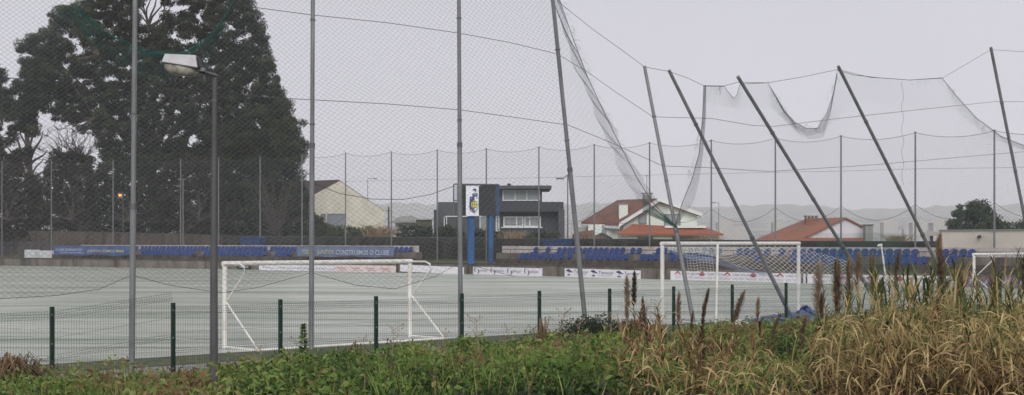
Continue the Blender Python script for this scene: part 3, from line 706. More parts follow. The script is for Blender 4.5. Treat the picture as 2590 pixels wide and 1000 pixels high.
# cream building at right, beside the terrace
cb = empty('cream_building', back(2480, 5, 0), 'plain cream flat-topped building at the right edge behind the seats', 'building')
A, B = back(2375, 4.7), back(2760, 4.7); zt = Z(584.5, A.y)
MB().slab(A, B, Vector((7, 7)), 0, zt).build('wall', M['cream2'], cb)
MB().slab(A-Vector((.06, .06, 0)), B-Vector((.06, .06, 0)), Vector((7.2, 7.2)), zt+.002, zt+.07).build('parapet_cap', M['chimney'], cb)
A2 = back(2338, 6.4); B2 = back(2374, 6.2)
MB().slab(A2, B2, Vector((4, 4)), Z(597, A2.y), Z(586, A2.y)).build('porch_roof', M['cream2'], cb)
p = back(2356, 7); MB().tube([(p.x, p.y, 0), (p.x, p.y, Z(597, p.y))], .09, 8).build('porch_post', M['chimney'], cb)
p = back(2475, 4.62); MB().tube([(p.x, p.y, Z(600, p.y)), (p.x, p.y-.25, Z(599, p.y))], .09, 8).build('wall_vent', M['black'], cb)  # short black tube for the dark vent in the wall
# far low buildings left of the dark house
fb = empty('far_building', W(1030, 600, 235), 'long low pale building in the mist left of the dark house', 'building')
wbox(1000, 1068, 563, 620, 235, 8).build('wall', M['farhouse'], fb)
MB().prism([W(985, 566, 234), W(1072, 560, 234), W(1040, 549, 240), W(1012, 551, 240)], (0, 0, .2)).build('roof', M['chimney'], fb)
window(fb, 1008, 1018, 568, 574, 235, glass='glass_and_shade', frame='chimney', fw=.8)
fb = empty('far_shed', W(1073, 600, 200), 'dull olive shed beside the long pale building', 'shed')
wbox(1052, 1088, 556, 620, 200, 5).build('wall', M['bankgrass'], fb); wbox(1050, 1090, 553.5, 556, 199.6, 6).build('roof', M['farhouse'], fb)

# ------------------------------------------------------------ hills and hillside houses
def ridge(name, Yr, prof, depth, m):
    pts = []; rows = 6
    pxs_ = np.arange(-300, 2900, 9)
    tops = np.interp(pxs_, [p[0] for p in prof], [p[1] for p in prof])+np.convolve(rng.normal(0, 3.0, len(pxs_)), [.25, .5, .25], 'same')
    V = []
    for j in range(rows):
        t = j/(rows-1); f = math.sin(t*math.pi/2)
        for px, ty in zip(pxs_, tops):
            Yj = Yr-depth*(1-t); zt = Z(ty, Yr)
            V.append(((px-CX)/F*Yj, Yj+rng.normal(0, 4), -1+(zt+1)*f+rng.normal(0, .6)*(j > 0)))
    n = len(pxs_); Fs = [(j*n+i, j*n+i+1, (j+1)*n+i+1, (j+1)*n+i) for j in range(rows-1) for i in range(n-1)]
    o = mkobj(name, V, Fs, m, smooth=True); tag(o, kind='structure'); return o
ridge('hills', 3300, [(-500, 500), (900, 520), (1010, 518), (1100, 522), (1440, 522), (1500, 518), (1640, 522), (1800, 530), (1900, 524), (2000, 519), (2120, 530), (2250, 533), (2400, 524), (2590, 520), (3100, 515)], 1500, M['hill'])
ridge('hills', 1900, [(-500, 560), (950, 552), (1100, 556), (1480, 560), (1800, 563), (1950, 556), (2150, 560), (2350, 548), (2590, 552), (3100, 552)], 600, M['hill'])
for i in range(34):
    px = random.choice([random.uniform(1830, 2380), random.uniform(1830, 2380), random.uniform(1430, 1560), random.uniform(2500, 2590)])
    Yh = random.uniform(1000, 1300); py = random.uniform(562, 590)
    p = W(px, py, Yh); s = random.uniform(7, 14); zb = 0
    b = MB().box((p.x, p.y, 0), s, s, p.z); b.prism([(p.x-s*.55, p.y-s*.5, p.z), (p.x+s*.55, p.y-s*.5, p.z), (p.x, p.y-s*.5, p.z+s*.28)], (0, s, 0))
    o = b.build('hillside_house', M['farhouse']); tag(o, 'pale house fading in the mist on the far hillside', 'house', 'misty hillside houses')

# ------------------------------------------------------------ back fence poles and net
BP = [(-135, 409), (5, 409), (130, 408), (286, 406), (457, 404), (553, 400), (658, 396), (764, 392), (874, 388), (990, 385), (1106, 380), (1230, 377), (1363, 373), (1503, 367), (1643, 362), (1799, 356), (1961, 350), (2127, 345), (2315, 336), (2515, 331), (2735, 322)]
tops = []
for i, (px, py) in enumerate(BP):
    p = back(px, 4.25); zt = Z(py, p.y); tops.append(Vector((p.x, p.y, zt)))
    r = empty('net_pole', (p.x, p.y, .8), '%s thin steel pole from the left in the row behind the terraces' % ordn(i+1), 'pole', 'thin poles behind the terraces')
    MB().tube([(p.x, p.y, .8), (p.x, p.y, zt)], [.062, .05], 7).build('shaft', M['back_pole'], r)
    MB().box((p.x, p.y, zt+.001), .12, .12, .05).build('cap', M['galv_dark'], r)
def lattice(name, fn, nu, nv, r, m, keep=None, parent=None):
    ii, jj = np.meshgrid(np.arange(nu), np.arange(nv), indexing='ij')
    even = ((ii+jj) % 2 == 0)
    a_i = ii.ravel(); a_j = jj.ravel(); ev = even.ravel()
    i0 = a_i; j0 = np.where(ev, a_j, a_j+1); i1 = a_i+1; j1 = np.where(ev, a_j+1, a_j)
    NI, NJ = np.meshgrid(np.arange(nu+1), np.arange(nv+1), indexing='ij')
    P = fn(NI/nu, NJ/nv)                      # (nu+1, nv+1, 3)
    A = P[i0, j0]; B = P[i1, j1]
    if keep is not None:
        k = keep((A+B)/2); A, B = A[k], B[k]
    d = B-A; ln = np.linalg.norm(d, axis=1, keepdims=True)+1e-9; d = d/ln
    u = np.cross(d, np.array([.3, 1, .1])); u /= np.linalg.norm(u, axis=1, keepdims=True)+1e-9; v = np.cross(d, u)
    V = []
    for Q in (A, B):
        for k in range(3):
            an = 2*math.pi*k/3; V.append(Q+(u*math.cos(an)+v*math.sin(an))*r)
    V = np.stack(V, 1).reshape(-1, 3); n = len(A); b0 = np.arange(n)*6
    Fq = np.concatenate([np.stack([b0+k, b0+(k+1) % 3, b0+(k+1) % 3+3, b0+k+3], 1) for k in range(3)])
    return mkobj(name, V, Fq, m, parent)
TX = np.array([t[:] for t in tops]); Tpar = np.arange(len(tops))
def backnet(s, v):
    q = s*(len(tops)-1); x = np.interp(q, Tpar, TX[:, 0]); y = np.interp(q, Tpar, TX[:, 1]); zt = np.interp(q, Tpar, TX[:, 2])
    fr = q-np.floor(q); zt = zt-.35*4*fr*(1-fr)*.8
    y2 = y+.15*np.sin(q*9)*np.sin(v*5)
    return np.stack([x, y2, zt*(1-v)+2.3*v], -1)
bnet = empty('back_net', TX[10]*[1, 1, 0], 'fine tall ball net hung between the thin poles behind the terraces', 'net')
lattice('mesh', backnet, 1150, 60, .0025, M['net'], parent=bnet)
tr = MB(); lr = MB(); mr = MB()
for i in range(len(tops)-1):
    a, b = tops[i], tops[i+1]
    tr.tube(sag(a, b, .3, 8), .012, 4)
    lr.tube(sag(Vector((a.x, a.y, 4.6)), Vector((b.x, b.y, 4.6)), .9 if i > 6 else .3, 8), .012, 4)
    mr.tube([Vector((a.x, a.y, a.z*.76)), Vector((b.x, b.y, b.z*.76))], .008, 4)
tr.build('top_rope', M['rope'], bnet); lr.build('bottom_rope', M['rope'], bnet); mr.build('middle_rope', M['rope'], bnet)

# ------------------------------------------------------------ near ball-net poles (behind the goals)
KX = 37.6
def onp(px, py, dep=0.0):
    """point on the vertical plane of the near pole line (y = x + KX)"""
    k = (px-CX)/F; Yp = KX/(1-k)+dep; return Vector((k*Yp, Yp, EYE-(py-HZ)/F*Yp))
def npole(foot, top, r0, r1, label, m='galv', dtop=0, bands=(.36,), yb=None):
    a = onp(*foot); b = onp(top[0], top[1], dtop)
    if yb is not None: a = W(foot[0], foot[1], yb)
    a.z = min(a.z, .0)-.1 if a.z < .6 else a.z
    r = empty('net_mast', (a.x, a.y, 0), label, 'pole', 'tall masts holding the near ball net')
    pts = [a.lerp(b, t/6) for t in range(7)]
    pts = [p+Vector((.04*math.sin(t*math.pi/6), 0, 0)) for t, p in enumerate(pts)]
    q = a.lerp(b, bands[0])
    MB().tube([a, q], [r0, r0*.97], 10).build('lower_tube', M[m], r, smooth=True)
    MB().tube([q, b], [r0*.84, r1], 10).build('upper_tube', M[m], r, smooth=True)
    dd = (b-a).normalized(); MB().tube([q-dd*.06, q+dd*.05], r0*1.12, 10).build('collar', M['galv_dark'], r, smooth=True)
    for t in (.55, .8): 
        c = a.lerp(b, t); MB().tube([c-dd*.015, c+dd*.02], r1*1.35, 8).build('clamp', M['galv_dark'], r)
    return a, b
ZT = -160
npole((333, 950), (344, -260), .058, .042, 'straight steel net mast left of the street lamp', yb=27.4, dtop=-2.4)
npole((787, 885), (792, ZT), .060, .048, 'straight steel net mast standing in front of the left goal', bands=(.50,))
npole((1165, 858), (1160, ZT), .062, .048, 'straight steel net mast crossing the left edge of the scoreboard', bands=(.49,))
npole((1484, 842), (1392, -60), .068, .055, 'slightly leaning steel net mast left of the torn net edge', bands=(.47,))
npole((1757, 822), (1630, 168), .065, .050, 'leaning steel mast crossing the left part of the right goal', dtop=3.5)
npole((2012, 815), (1692, 178), .068, .052, 'strongly leaning steel mast whose foot stands by the blue tarpaulin', dtop=1.0)
npole((2262, 830), (1866, 194), .070, .055, 'strongly leaning steel mast crossing the orange roofed house')
npole((2440, 800), (2120, 168), .072, .055, 'strongly leaning steel mast crossing the back net left of the cream building')
npole((2640, 790), (2506, 120), .075, .058, 'leaning steel mast nearest the right edge of the view')

def gridfn(rows, depfn=None, warp=0.5):
    """rows: list of polylines (photo px, py) on the net plane; bilinear interpolation, nodes by arc parameter"""
    R = []
    for pl in rows:
        pl = np.array(pl, float); 
        R.append(pl)
    def fn(s, v):
        xs_, ys_ = [], []
        for pl in R:
            t = np.linspace(0, 1, len(pl)); L_ = np.concatenate([[0], np.cumsum(np.hypot(*np.diff(pl, axis=0).T))]); L_ = L_/L_[-1]
            xs_.append(np.interp(s, L_, pl[:, 0])); ys_.append(np.interp(s, L_, pl[:, 1]))
        xs_ = np.stack(xs_); ys_ = np.stack(ys_); nr = len(R)
        q = v*(nr-1); i0 = np.clip(np.floor(q).astype(int), 0, nr-2); f = q-i0
        X0 = np.take_along_axis(xs_, i0[None], 0)[0]; X1 = np.take_along_axis(xs_, i0[None]+1, 0)[0]
        Y0 = np.take_along_axis(ys_, i0[None], 0)[0]; Y1 = np.take_along_axis(ys_, i0[None]+1, 0)[0]
        px = X0*(1-f)+X1*f; py = Y0*(1-f)+Y1*f
        px = px+warp*9*np.sin(s*17+v*5)*np.sin(v*math.pi)+warp*4*np.sin(v*23+s*9)
        py = py+warp*9*np.sin(s*13-v*7)+warp*4*np.sin(s*41+v*11)
        k = (px-CX)/F; dep = .18*np.sin(s*23+v*6)+.1*np.sin(v*19)
        if depfn is not None: dep = dep+depfn(s, v)
        Yp = KX/(1-k)+dep
        return np.stack([k*Yp, Yp, EYE-(py-HZ)/F*Yp], -1)
    return fn
UC = np.array([(195, 15), (230, 55), (300, 100), (370, 130), (440, 140), (500, 118), (545, 75), (575, 30), (595, -5)], float)
def keepL(C):
    px = CX+F*C[:, 0]/C[:, 1]; py = HZ-F*(C[:, 2]-EYE)/C[:, 1]
    lim = np.interp(px, UC[:, 0], UC[:, 1]); inU = (px > 195) & (px < 595) & (py < lim)
    return ~inU & (py > -40)
nl = empty('ball_net', onp(800, 860), 'tall torn ball net hung between the straight masts over the left goal', 'net', 'near ball nets')
rowsL = [[(-80, -50), (333, -50), (787, -50), (1165, -50), (1398, -50)],
         [(-80, 210), (333, 210), (787, 210), (1165, 205), (1425, 190), (1490, 210)],
         [(-80, 470), (333, 465), (787, 460), (1165, 450), (1460, 440), (1600, 462)],
         [(-80, 760), (140, 748), (250, 732), (333, 696), (430, 722), (560, 741), (650, 728), (787, 690), (900, 722), (1000, 731), (1100, 700), (1165, 664), (1300, 700), (1475, 690), (1690, 572)]]
_gl = gridfn(rowsL, warp=.6)
lattice('mesh', lambda s, v: _gl(s*(1.18-.18*s), v), 205, 124, .0023, M['net'], keepL, nl)
# ropes of that net
rp = MB()
def rope(pts, r=.008, target=None): (target or rp).tube([onp(*p) for p in pts], r, 4)
rope(rowsL[3][:-2], .0055)
rp.build('bottom_rope', M['rope'], nl)
# green bundled fold hanging in a U
def bundle(s, v):
    x = np.interp(s, np.linspace(0, 1, len(UC)), UC[:, 0]); y = np.interp(s, np.linspace(0, 1, len(UC)), UC[:, 1])
    hw = np.interp(s, [0, .3, .55, .75, 1], [3, 5, 24, 22, 12])+3*np.sin(s*20)+3*np.sin(s*57)
    px = x-(v-.5)*hw*.7+2*np.sin(s*50+v*9); py = y+(v-.35)*hw+2.5*np.sin(s*37)
    k = (px-CX)/F; Yp = KX/(1-k)-.2+.25*np.sin(v*9+s*14)
    return np.stack([k*Yp, Yp, EYE-(py-HZ)/F*Yp], -1)
lattice('green_fold', bundle, 240, 18, .0030, M['net_green'], None, nl)
def greenbag(s, v):
    px = 150+s*420+6*np.sin(v*9); top = np.interp(px, UC[:, 0], UC[:, 1]); py = top+v*(70-60*abs(s-.5))
    k = (px-CX)/F; Yp = KX/(1-k)-.35+.3*np.sin(s*23)
    return np.stack([k*Yp, Yp, EYE-(py-HZ)/F*Yp], -1)
lattice('green_fold', greenbag, 150, 18, .0016, M['net_green'], None, nl)
# torn doubled edge falling to the right
def torn(s, v):
    c = np.array([(1400, -30), (1432, 80), (1470, 180), (1510, 265), (1550, 350), (1588, 425), (1625, 485), (1668, 535), (1708, 575)], float)
    L_ = np.linspace(0, 1, len(c)); x = np.interp(s, L_, c[:, 0]); y = np.interp(s, L_, c[:, 1])
    hw = np.interp(s, [0, .3, .55, .75, .9, 1], [10, 16, 28, 38, 28, 3])
    px = x-(v-.45)*hw+3*np.sin(s*31+v*4)+2.5*np.sin(s*67+v*9); py = y+(v-.45)*hw*.5+2*np.sin(s*49+v*3)
    k = (px-CX)/F; Yp = KX/(1-k)+.5*np.sin(v*math.pi)+.1*np.sin(s*40)
    return np.stack([k*Yp, Yp, EYE-(py-HZ)/F*Yp], -1)
lattice('torn_edge', torn, 190, 16, .0036, M['net'], None, nl)
def torng(s, v):
    px = 1625+s*88; py = 508+s*66+(v-.2)*(34*(1-s)+3); k = (px-CX)/F; Yp = KX/(1-k)+.2*np.sin(v*8)
    return np.stack([k*Yp, Yp, EYE-(py-HZ)/F*Yp], -1)
lattice('green_fold', torng, 40, 14, .006, M['net_green'], None, nl)
er = MB(); rope([(1404, -20), (1418, 8), (1452, 105), (1484, 190), (1530, 290), (1572, 375), (1612, 452), (1650, 512), (1712, 578)], .012, er)
er.build('edge_rope', M['rope'], nl)
fray = MB()
for i in range(70):
    t = random.random(); c = [(1418, 8), (1452, 105), (1484, 190), (1530, 290), (1572, 375), (1612, 452)]
    q = t*5; k = min(4, int(q)); f = q-k; px = c[k][0]*(1-f)+c[k+1][0]*f; py = c[k][1]*(1-f)+c[k+1][1]*f
    L1 = random.uniform(6, 20); fray.tube([onp(px, py), onp(px+L1*.5, py+random.uniform(-6, 3)), onp(px+L1, py+random.uniform(0, 10))], .0025, 3)
tag(fray.build('frayed_strands', M['net'], nl), kind='stuff')

nr = empty('ball_net', onp(2100, 810), 'sagging torn ball net hung between the leaning masts at right', 'net', 'near ball nets')
rowsR = [[(1780, 218), (1832, 219), (1846, 238), (1856, 249), (1864, 240), (1872, 213), (1942, 210), (1960, 240), (1985, 282), (2010, 310), (2040, 326), (2068, 325), (2092, 285), (2108, 235), (2118, 178), (2160, 190), (2220, 197), (2300, 203), (2383, 198), (2420, 245), (2470, 300), (2530, 345), (2620, 380)],
         [(1778, 260), (1850, 275), (1950, 270), (2030, 345), (2080, 335), (2150, 260), (2300, 270), (2420, 280), (2500, 350), (2640, 400)],
         [(1764, 390), (1850, 400), (1950, 400), (2060, 420), (2200, 400), (2350, 400), (2500, 420), (2650, 450)],
         [(1728, 505), (1850, 520), (1980, 520), (2100, 525), (2300, 520), (2500, 520), (2660, 540)],
         [(1706, 572), (1820, 640), (1950, 660), (2100, 650), (2300, 650), (2500, 640), (2680, 650)],
         [(1720, 700), (1850, 812), (2000, 805), (2150, 800), (2300, 790), (2500, 780), (2700, 770)]]
lattice('mesh', gridfn(rowsR, warp=.25), 190, 130, .0019, M['net'], None, nr)
def leftfold(s, v):
    c = np.array([(1782, 216), (1778, 300), (1768, 390), (1752, 450), (1730, 508), (1706, 572)], float); L_ = np.linspace(0, 1, len(c))
    px = np.interp(s, L_, c[:, 0])+v*np.interp(s, [0, .4, .8, 1], [4, 10, 26, 4]); py = np.interp(s, L_, c[:, 1])
    k = (px-CX)/F; Yp = KX/(1-k)+.4*np.sin(v*6); return np.stack([k*Yp, Yp, EYE-(py-HZ)/F*Yp], -1)
lattice('folded_edge', leftfold, 90, 10, .0036, M['net'], None, nr)
def ufold(s, v):
    c = np.array([(1950, 222), (1980, 275), (2010, 312), (2045, 333), (2080, 318), (2100, 270), (2118, 185)], float); L_ = np.linspace(0, 1, len(c))
    px = np.interp(s, L_, c[:, 0]); py = np.interp(s, L_, c[:, 1])+v*np.interp(s, [0, .4, .7, 1], [3, 12, 34, 4])
    k = (px-CX)/F; Yp = KX/(1-k)+.4*np.sin(v*6); return np.stack([k*Yp, Yp, EYE-(py-HZ)/F*Yp], -1)
lattice('folded_edge', ufold, 90, 9, .0032, M['net'], None, nr)
def greenpatch(s, v):
    px = 2060+s*230+8*np.sin(v*7); py = 590+v*220; k = (px-CX)/F; Yp = KX/(1-k)-.3+.3*np.sin(s*14); return np.stack([k*Yp, Yp, EYE-(py-HZ)/F*Yp], -1)
lattice('green_fold', greenpatch, 60, 60, .0040, M['net_green'], None, nr)
fray = MB()
for (xa, ya, xb, yb, n_) in ((1785, 219, 1830, 221, 12), (1945, 212, 2010, 312, 22), (2010, 312, 2070, 326, 14), (2070, 326, 2118, 185, 18), (2300, 203, 2385, 198, 10), (2385, 198, 2500, 338, 26), (1778, 300, 1730, 505, 26)):
    for i in range(n_):
        t = random.random(); px = xa+(xb-xa)*t; py = ya+(yb-ya)*t
        fray.tube([onp(px, py), onp(px+random.uniform(-7, 7), py+random.uniform(-6, 12)), onp(px+random.uniform(-9, 9), py+random.uniform(4, 24))], .0028, 3)
tag(fray.build('frayed_strands', M['net'], nr), kind='stuff')
seam = MB(); seam.tube([onp(2283+3*math.sin(y*.11), y) for y in range(205, 470, 12)], .006, 3); seam.build('repair_seam', M['net'], nr)
er = MB(); rope(rowsR[0][:6], .009, er); rope(rowsR[0][5:15], .009, er); rope(rowsR[0][14:], .010, er)
rope([(1780, 218), (1777, 300), (1768, 390), (1750, 455), (1728, 508), (1706, 572)], .010, er); er.build('edge_rope', M['rope'], nr)
# steel cables between the masts
def cable(pts, label, r=.007):
    m_ = MB(); m_.tube([onp(*p) for p in pts], r, 4)
    o = m_.build('support_cable', M['rope']); tag(o, label, 'cable', 'cables between the masts')
cable([(-80, 190), (120, 205), (333, 222), (560, 240), (790, 253), (975, 263), (1160, 278), (1300, 297), (1438, 317), (1550, 363), (1676, 420), (1800, 425), (1945, 434), (2200, 418), (2590, 384), (2660, 380)], 'lowest long cable crossing all the masts about halfway up')
cable([(330, -22), (560, 8), (787, 38), (980, 58), (1160, 84), (1290, 108), (1410, 137), (1485, 182), (1560, 235), (1652, 296), (1800, 300), (1905, 318), (1960, 320), (2120, 300), (2350, 275), (2522, 257), (2680, 259)], 'middle long cable crossing all the masts')
cable([(1398, -10), (1418, 10), (1500, 75), (1570, 125), (1631, 170), (1692, 181), (1740, 198), (1780, 217), (1830, 218), (1868, 208), (1940, 210), (2030, 195), (2120, 176), (2200, 196), (2300, 203), (2385, 197), (2440, 165), (2506, 126), (2600, 132), (2680, 138)], 'topmost cable joining the tips of the leaning masts')
cable([(787, 462), (860, 490), (940, 504), (1020, 505), (1090, 492), (1150, 470)], 'loose cable sagging across the cream warehouse')

# ------------------------------------------------------------ goals
GD = Vector((1, 1, 0)).normalized(); BK = Vector((1, -1, 0)).normalized()
def goal(A, B, H, label, back_len=1.3, bracket=.8, base=True, r=.055, x_in=1):
    g = empty('football_goal', (A.x, A.y, 0), label, 'goal', 'white goals')
    g_up = Vector((0, 0, 1))
    for P in (A, B):
        MB().tube([(P.x, P.y, 0), (P.x, P.y, .25), (P.x, P.y, H-.113)], .056, 12).build('upright', M['white_paint'], g, smooth=True)
    MB().tube([A-GD*.056+g_up*(H-.056), B+GD*.056+g_up*(H-.056)], .056, 12).build('crossbar', M['white_paint'], g, smooth=True)
    for P in (A, B):
        top = P+g_up*(H-.06)
        pts = [top+BK*.06, top+BK*(bracket*.75), top+BK*(bracket*.95)-g_up*.06, top+BK*bracket-g_up*.2, P+BK*.12+g_up*(H*.56)]
        MB().tube(pts, .022, 7).build('net_bracket', M['white_paint'], g, smooth=True)
        MB().tube([P+BK*.07+g_up*(H*.53), P+BK*back_len+g_up*.05], .022, 7).build('brace', M['white_paint'], g)
        MB().tube([P+BK*.07+g_up*.04, P+BK*back_len+g_up*.035], .028, 7).build('side_bar', M['white_paint'], g)
    if base: MB().tube([A+BK*back_len+g_up*.035, B+BK*back_len+g_up*.035], .03, 7).build('rear_bar', M['white_paint'], g)
    return g
gA = Vector((-6.55, 33.35, 0)); gB = gA+GD*5.75
gB = Vector((-2.60, 37.3, 0))
goal(gA, gB, 2.0, 'small white portable goal without net in front of the left masts')
rA = Vector((4.62, 44.95, 0)); rB = Vector((9.93, 50.7, 0))
g = empty('football_goal', (rA.x, rA.y, 0), 'larger white goal with tattered white net at the right', 'goal', 'white goals')
for P in (rA, rB): MB().tube([(P.x, P.y, 0), (P.x, P.y, 2.322)], .062, 12).build('upright', M['white_paint'], g, smooth=True)
MB().tube([rA-GD*.06+Vector((0, 0, 2.382)), rB+GD*.06+Vector((0, 0, 2.382))], .06, 12).build('crossbar', M['white_paint'], g)
ps = ground_pt(1811, 833); MB().tube([ps, W(1815, 617, ps.y)], .035, 8).build('rear_pole', M['white_paint'], g, smooth=True)
MB().tube([Vector((ps.x, ps.y, .05)), rA+BK*.5+Vector((0, 0, .05)), rA], .025, 6).build('ground_bar', M['white_paint'], g)
MB().tube([Vector((ps.x, ps.y, .05)), ground_pt(1985, 808)+Vector((0, 0, .05))], .025, 6).build('ground_bar', M['white_paint'], g)
def gnet(s, v):
    px = 1690+s*455; yt = np.interp(px, [1690, 2015, 2060, 2145], [625, 623, 636, 660]); yb = np.interp(px, [1690, 1760, 1850, 1940, 2020, 2145], [632, 640, 672, 690, 702, 704])
    py = yt+(yb-yt)*v+3*np.sin(s*20)*v; px = px+18*v*np.sin(s*3.1)
    Yn = np.interp(px, [1675, 2020, 2150], [44.6, 50.4, 51])-v*.8+.15*np.sin(s*15)
    return np.stack([(px-CX)/F*Yn, Yn, EYE-(py-HZ)/F*Yn], -1)
lattice('net', gnet, 64, 12, .0065, M['net_white'], None, g)
def gnet2(s, v):
    px = 1692+s*250+4*np.sin(v*5); y = 630+s*60+3*np.sin(s*9); py = y+v*(4+9*np.sin(s*math.pi))
    Yn = 45.5+s*3; return np.stack([(px-CX)/F*Yn, Yn+.2*np.sin(v*7+s*20), EYE-(py-HZ)/F*Yn], -1)
lattice('net', gnet2, 60, 6, .0075, mat('bluish_net_twine', (.38, .45, .58), .8, .2), None, g)
def gnet3(s, v):
    px = 1735+s*66+v*6; py = 638+v*48+2*np.sin(s*8); Yn = 45.8; return np.stack([(px-CX)/F*Yn, Yn+.1*s, EYE-(py-HZ)/F*Yn], -1)
q = MB()
for i in range(9): q.tube([Vector(gnet3(np.float64(i/8), np.float64(t/4))) for t in range(5)], .0055, 3)
for i in range(8): q.tube([Vector(gnet3(np.float64(t/4), np.float64(i/7))) for t in range(5)], .0055, 3)
q.build('net', M['net_white'], g)
fA = Vector((18.0, 57.0, 0)); goal(fA, fA+GD*6, 2.0, 'white goal at the right edge half hidden by reeds')
a = W(2250, 770, 56); b = W(2229, 620, 56); r = empty('leaning_post', (a.x, a.y, 0), 'thin white post leaning among the reed plumes', 'post')
a.z = 0; MB().tube([a, b], .032, 8).build('shaft', M['white_paint'], r); MB().tube([b+Vector((-.14, 0, -.03)), b+Vector((.03, 0, .01))], .05, 6).build('bent_tip', M['white_paint'], r)
# blue tarpaulin heap
N1, N2 = 46, 16; vs = []
for i in range(N1):
    for j in range(N2):
        u_, v_ = i/(N1-1), j/(N2-1)
        px = 1868+u_*192+6*math.sin(j*1.7); py = 829-u_*16-v_*(12+16*u_)+3*math.sin(i*.6+j)
        p = ground_pt(px, py); e = math.sin(u_*math.pi)*math.sin(v_*math.pi)
        hh = .03+.10*e*abs(math.sin(i*.9+j*.7))+.05*random.random()*e+(.32*math.exp(-((u_-.88)/.06)**2-((v_-.6)/.25)**2))
        vs.append((p.x, p.y, hh))
fs = [(i*N2+j, (i+1)*N2+j, (i+1)*N2+j+1, i*N2+j+1) for i in range(N1-1) for j in range(N2-1)]
o = mkobj('tarpaulin', vs, fs, M['tarp']); tag(o, 'crumpled blue tarpaulin lying on the ground by the right goal', 'tarpaulin')
p = ground_pt(1868, 828)
b = MB(); ring = []
for j in range(5):
    for k in range(9):
        a = 2*math.pi*k/9; rr = (.22, .27, .24, .14, .01)[j]*(1+.15*math.sin(k*3)); ring.append((p.x+rr*1.3*math.cos(a), p.y+rr*math.sin(a), .0+.06*j))
b.add(ring, [(j*9+k, j*9+(k+1) % 9, (j+1)*9+(k+1) % 9, (j+1)*9+k) for j in range(4) for k in range(9)])
o = b.build('sandbag', M['sack'], smooth=True); tag(o, 'small pale sandbag beside the left end of the blue tarpaulin', 'sandbag')

# ------------------------------------------------------------ green mesh fence
P0 = Vector((-7.88, 25.06, 0)); ST = Vector((1.70, 1.616, 0)); FD = ST.normalized()
fence = empty('wire_fence', P0, 'long green welded wire fence on dark green posts across the foreground', 'fence')
fpost = None
for i in range(-1, 15):
    p = ST*i
    if fpost is None:
        fpost = MB().box((0, 0, -.15), .070, .05, 1.48, .76).build('post', M['green_paint'], None, local=True); fpost.parent = fence; fpost.location = p
        for z in (1.18, .68, .12):
            c = MB().box((.010, -.039, z), .022, .02, .03, .76).build('clip', M['galv'], None, local=True); c.parent = fpost
    else:
        o = fpost.copy(); COL.objects.link(o); o.location = p
        for ch in fpost.children: k = ch.copy(); COL.objects.link(k); k.parent = o
def panel(i, lift=0.0, tiltleft=0.0):
    a = P0+ST*i; L = ST.length-.09; H0, H1 = .06, 1.27
    prof = [(H0, 0), (.42, 0), (.46, -.035), (.50, 0), (1.12, 0), (1.16, -.035), (1.20, 0), (H1, 0)]
    out_ = Vector((FD.y, -FD.x, 0)); A_, B_ = [], []
    o0 = a+FD*.045
    def P(u, z, d):
        return o0+FD*u+out_*(-d+.02)+Vector((0, 0, z+tiltleft+(lift)*(u/L)))
    segA, segB = [], []
    u = .0
    while u <= L:
        for k in range(len(prof)-1): segA.append(P(u, *prof[k])); segB.append(P(u, *prof[k+1]))
        u += .05
    for z, d in ((.08, 0), (.42, 0), (.46, -.035), (.50, 0), (.80, 0), (1.12, 0), (1.16, -.035), (1.20, 0), (1.245, 0)):
        segA.append(P(0, z, d)); segB.append(P(L, z, d))
    A_ = np.array([v[:] for v in segA]); B_ = np.array([v[:] for v in segB])
    d = B_-A_; d /= np.linalg.norm(d, axis=1, keepdims=True); u1 = np.cross(d, [.31, .9, .2]); u1 /= np.linalg.norm(u1, axis=1, keepdims=True); v1 = np.cross(d, u1)
    r = .0024; V = np.stack([Q+(u1*math.cos(2*math.pi*k/3)+v1*math.sin(2*math.pi*k/3))*r for Q in (A_, B_) for k in range(3)], 1).reshape(-1, 3)
    b0 = np.arange(len(A_))*6
    Fq = np.concatenate([np.stack([b0+k, b0+(k+1) % 3, b0+(k+1) % 3+3, b0+k+3], 1) for k in range(3)])
    o = mkobj('wire_panel', V, Fq, M['wire'], fence)
    if abs(lift) > .2: o['label'] = 'loose wire panel slanting up above its green post'
for i in range(-1, 14):
    panel(i, lift=.26 if i == 0 else 0.0)

# ------------------------------------------------------------ street lamps
Yl = 18.0; p = W(541, 700, Yl); zg = float(terrain(p.x, p.y)); zt = Z(192, Yl)
sl = empty('street_lamp', (p.x, p.y, zg-.05), 'near grey street lamp with boxy head in front of the big trees', 'street lamp')
MB().tube([(p.x, p.y, zg-.1), (p.x, p.y, Z(610, Yl))], [.052, .046], 12).build('lower_pole', M['lamp_pole'], sl, smooth=True)
MB().tube([(p.x, p.y, Z(610, Yl)), (p.x+.012, p.y, zt)], [.038, .030], 12).build('upper_pole', M['lamp_pole'], sl, smooth=True)
MB().tube([(p.x+.005, p.y, Z(256, Yl)), (p.x+.005, p.y, Z(252, Yl))], .036, 12).build('collar', M['galv_dark'], sl)
hx = W(507, 180, Yl-.2); MB().tube([(p.x+.035, p.y, zt+.0), (hx.x, hx.y, hx.z)], .021, 10).build('arm', M['galv_dark'], sl, smooth=True)
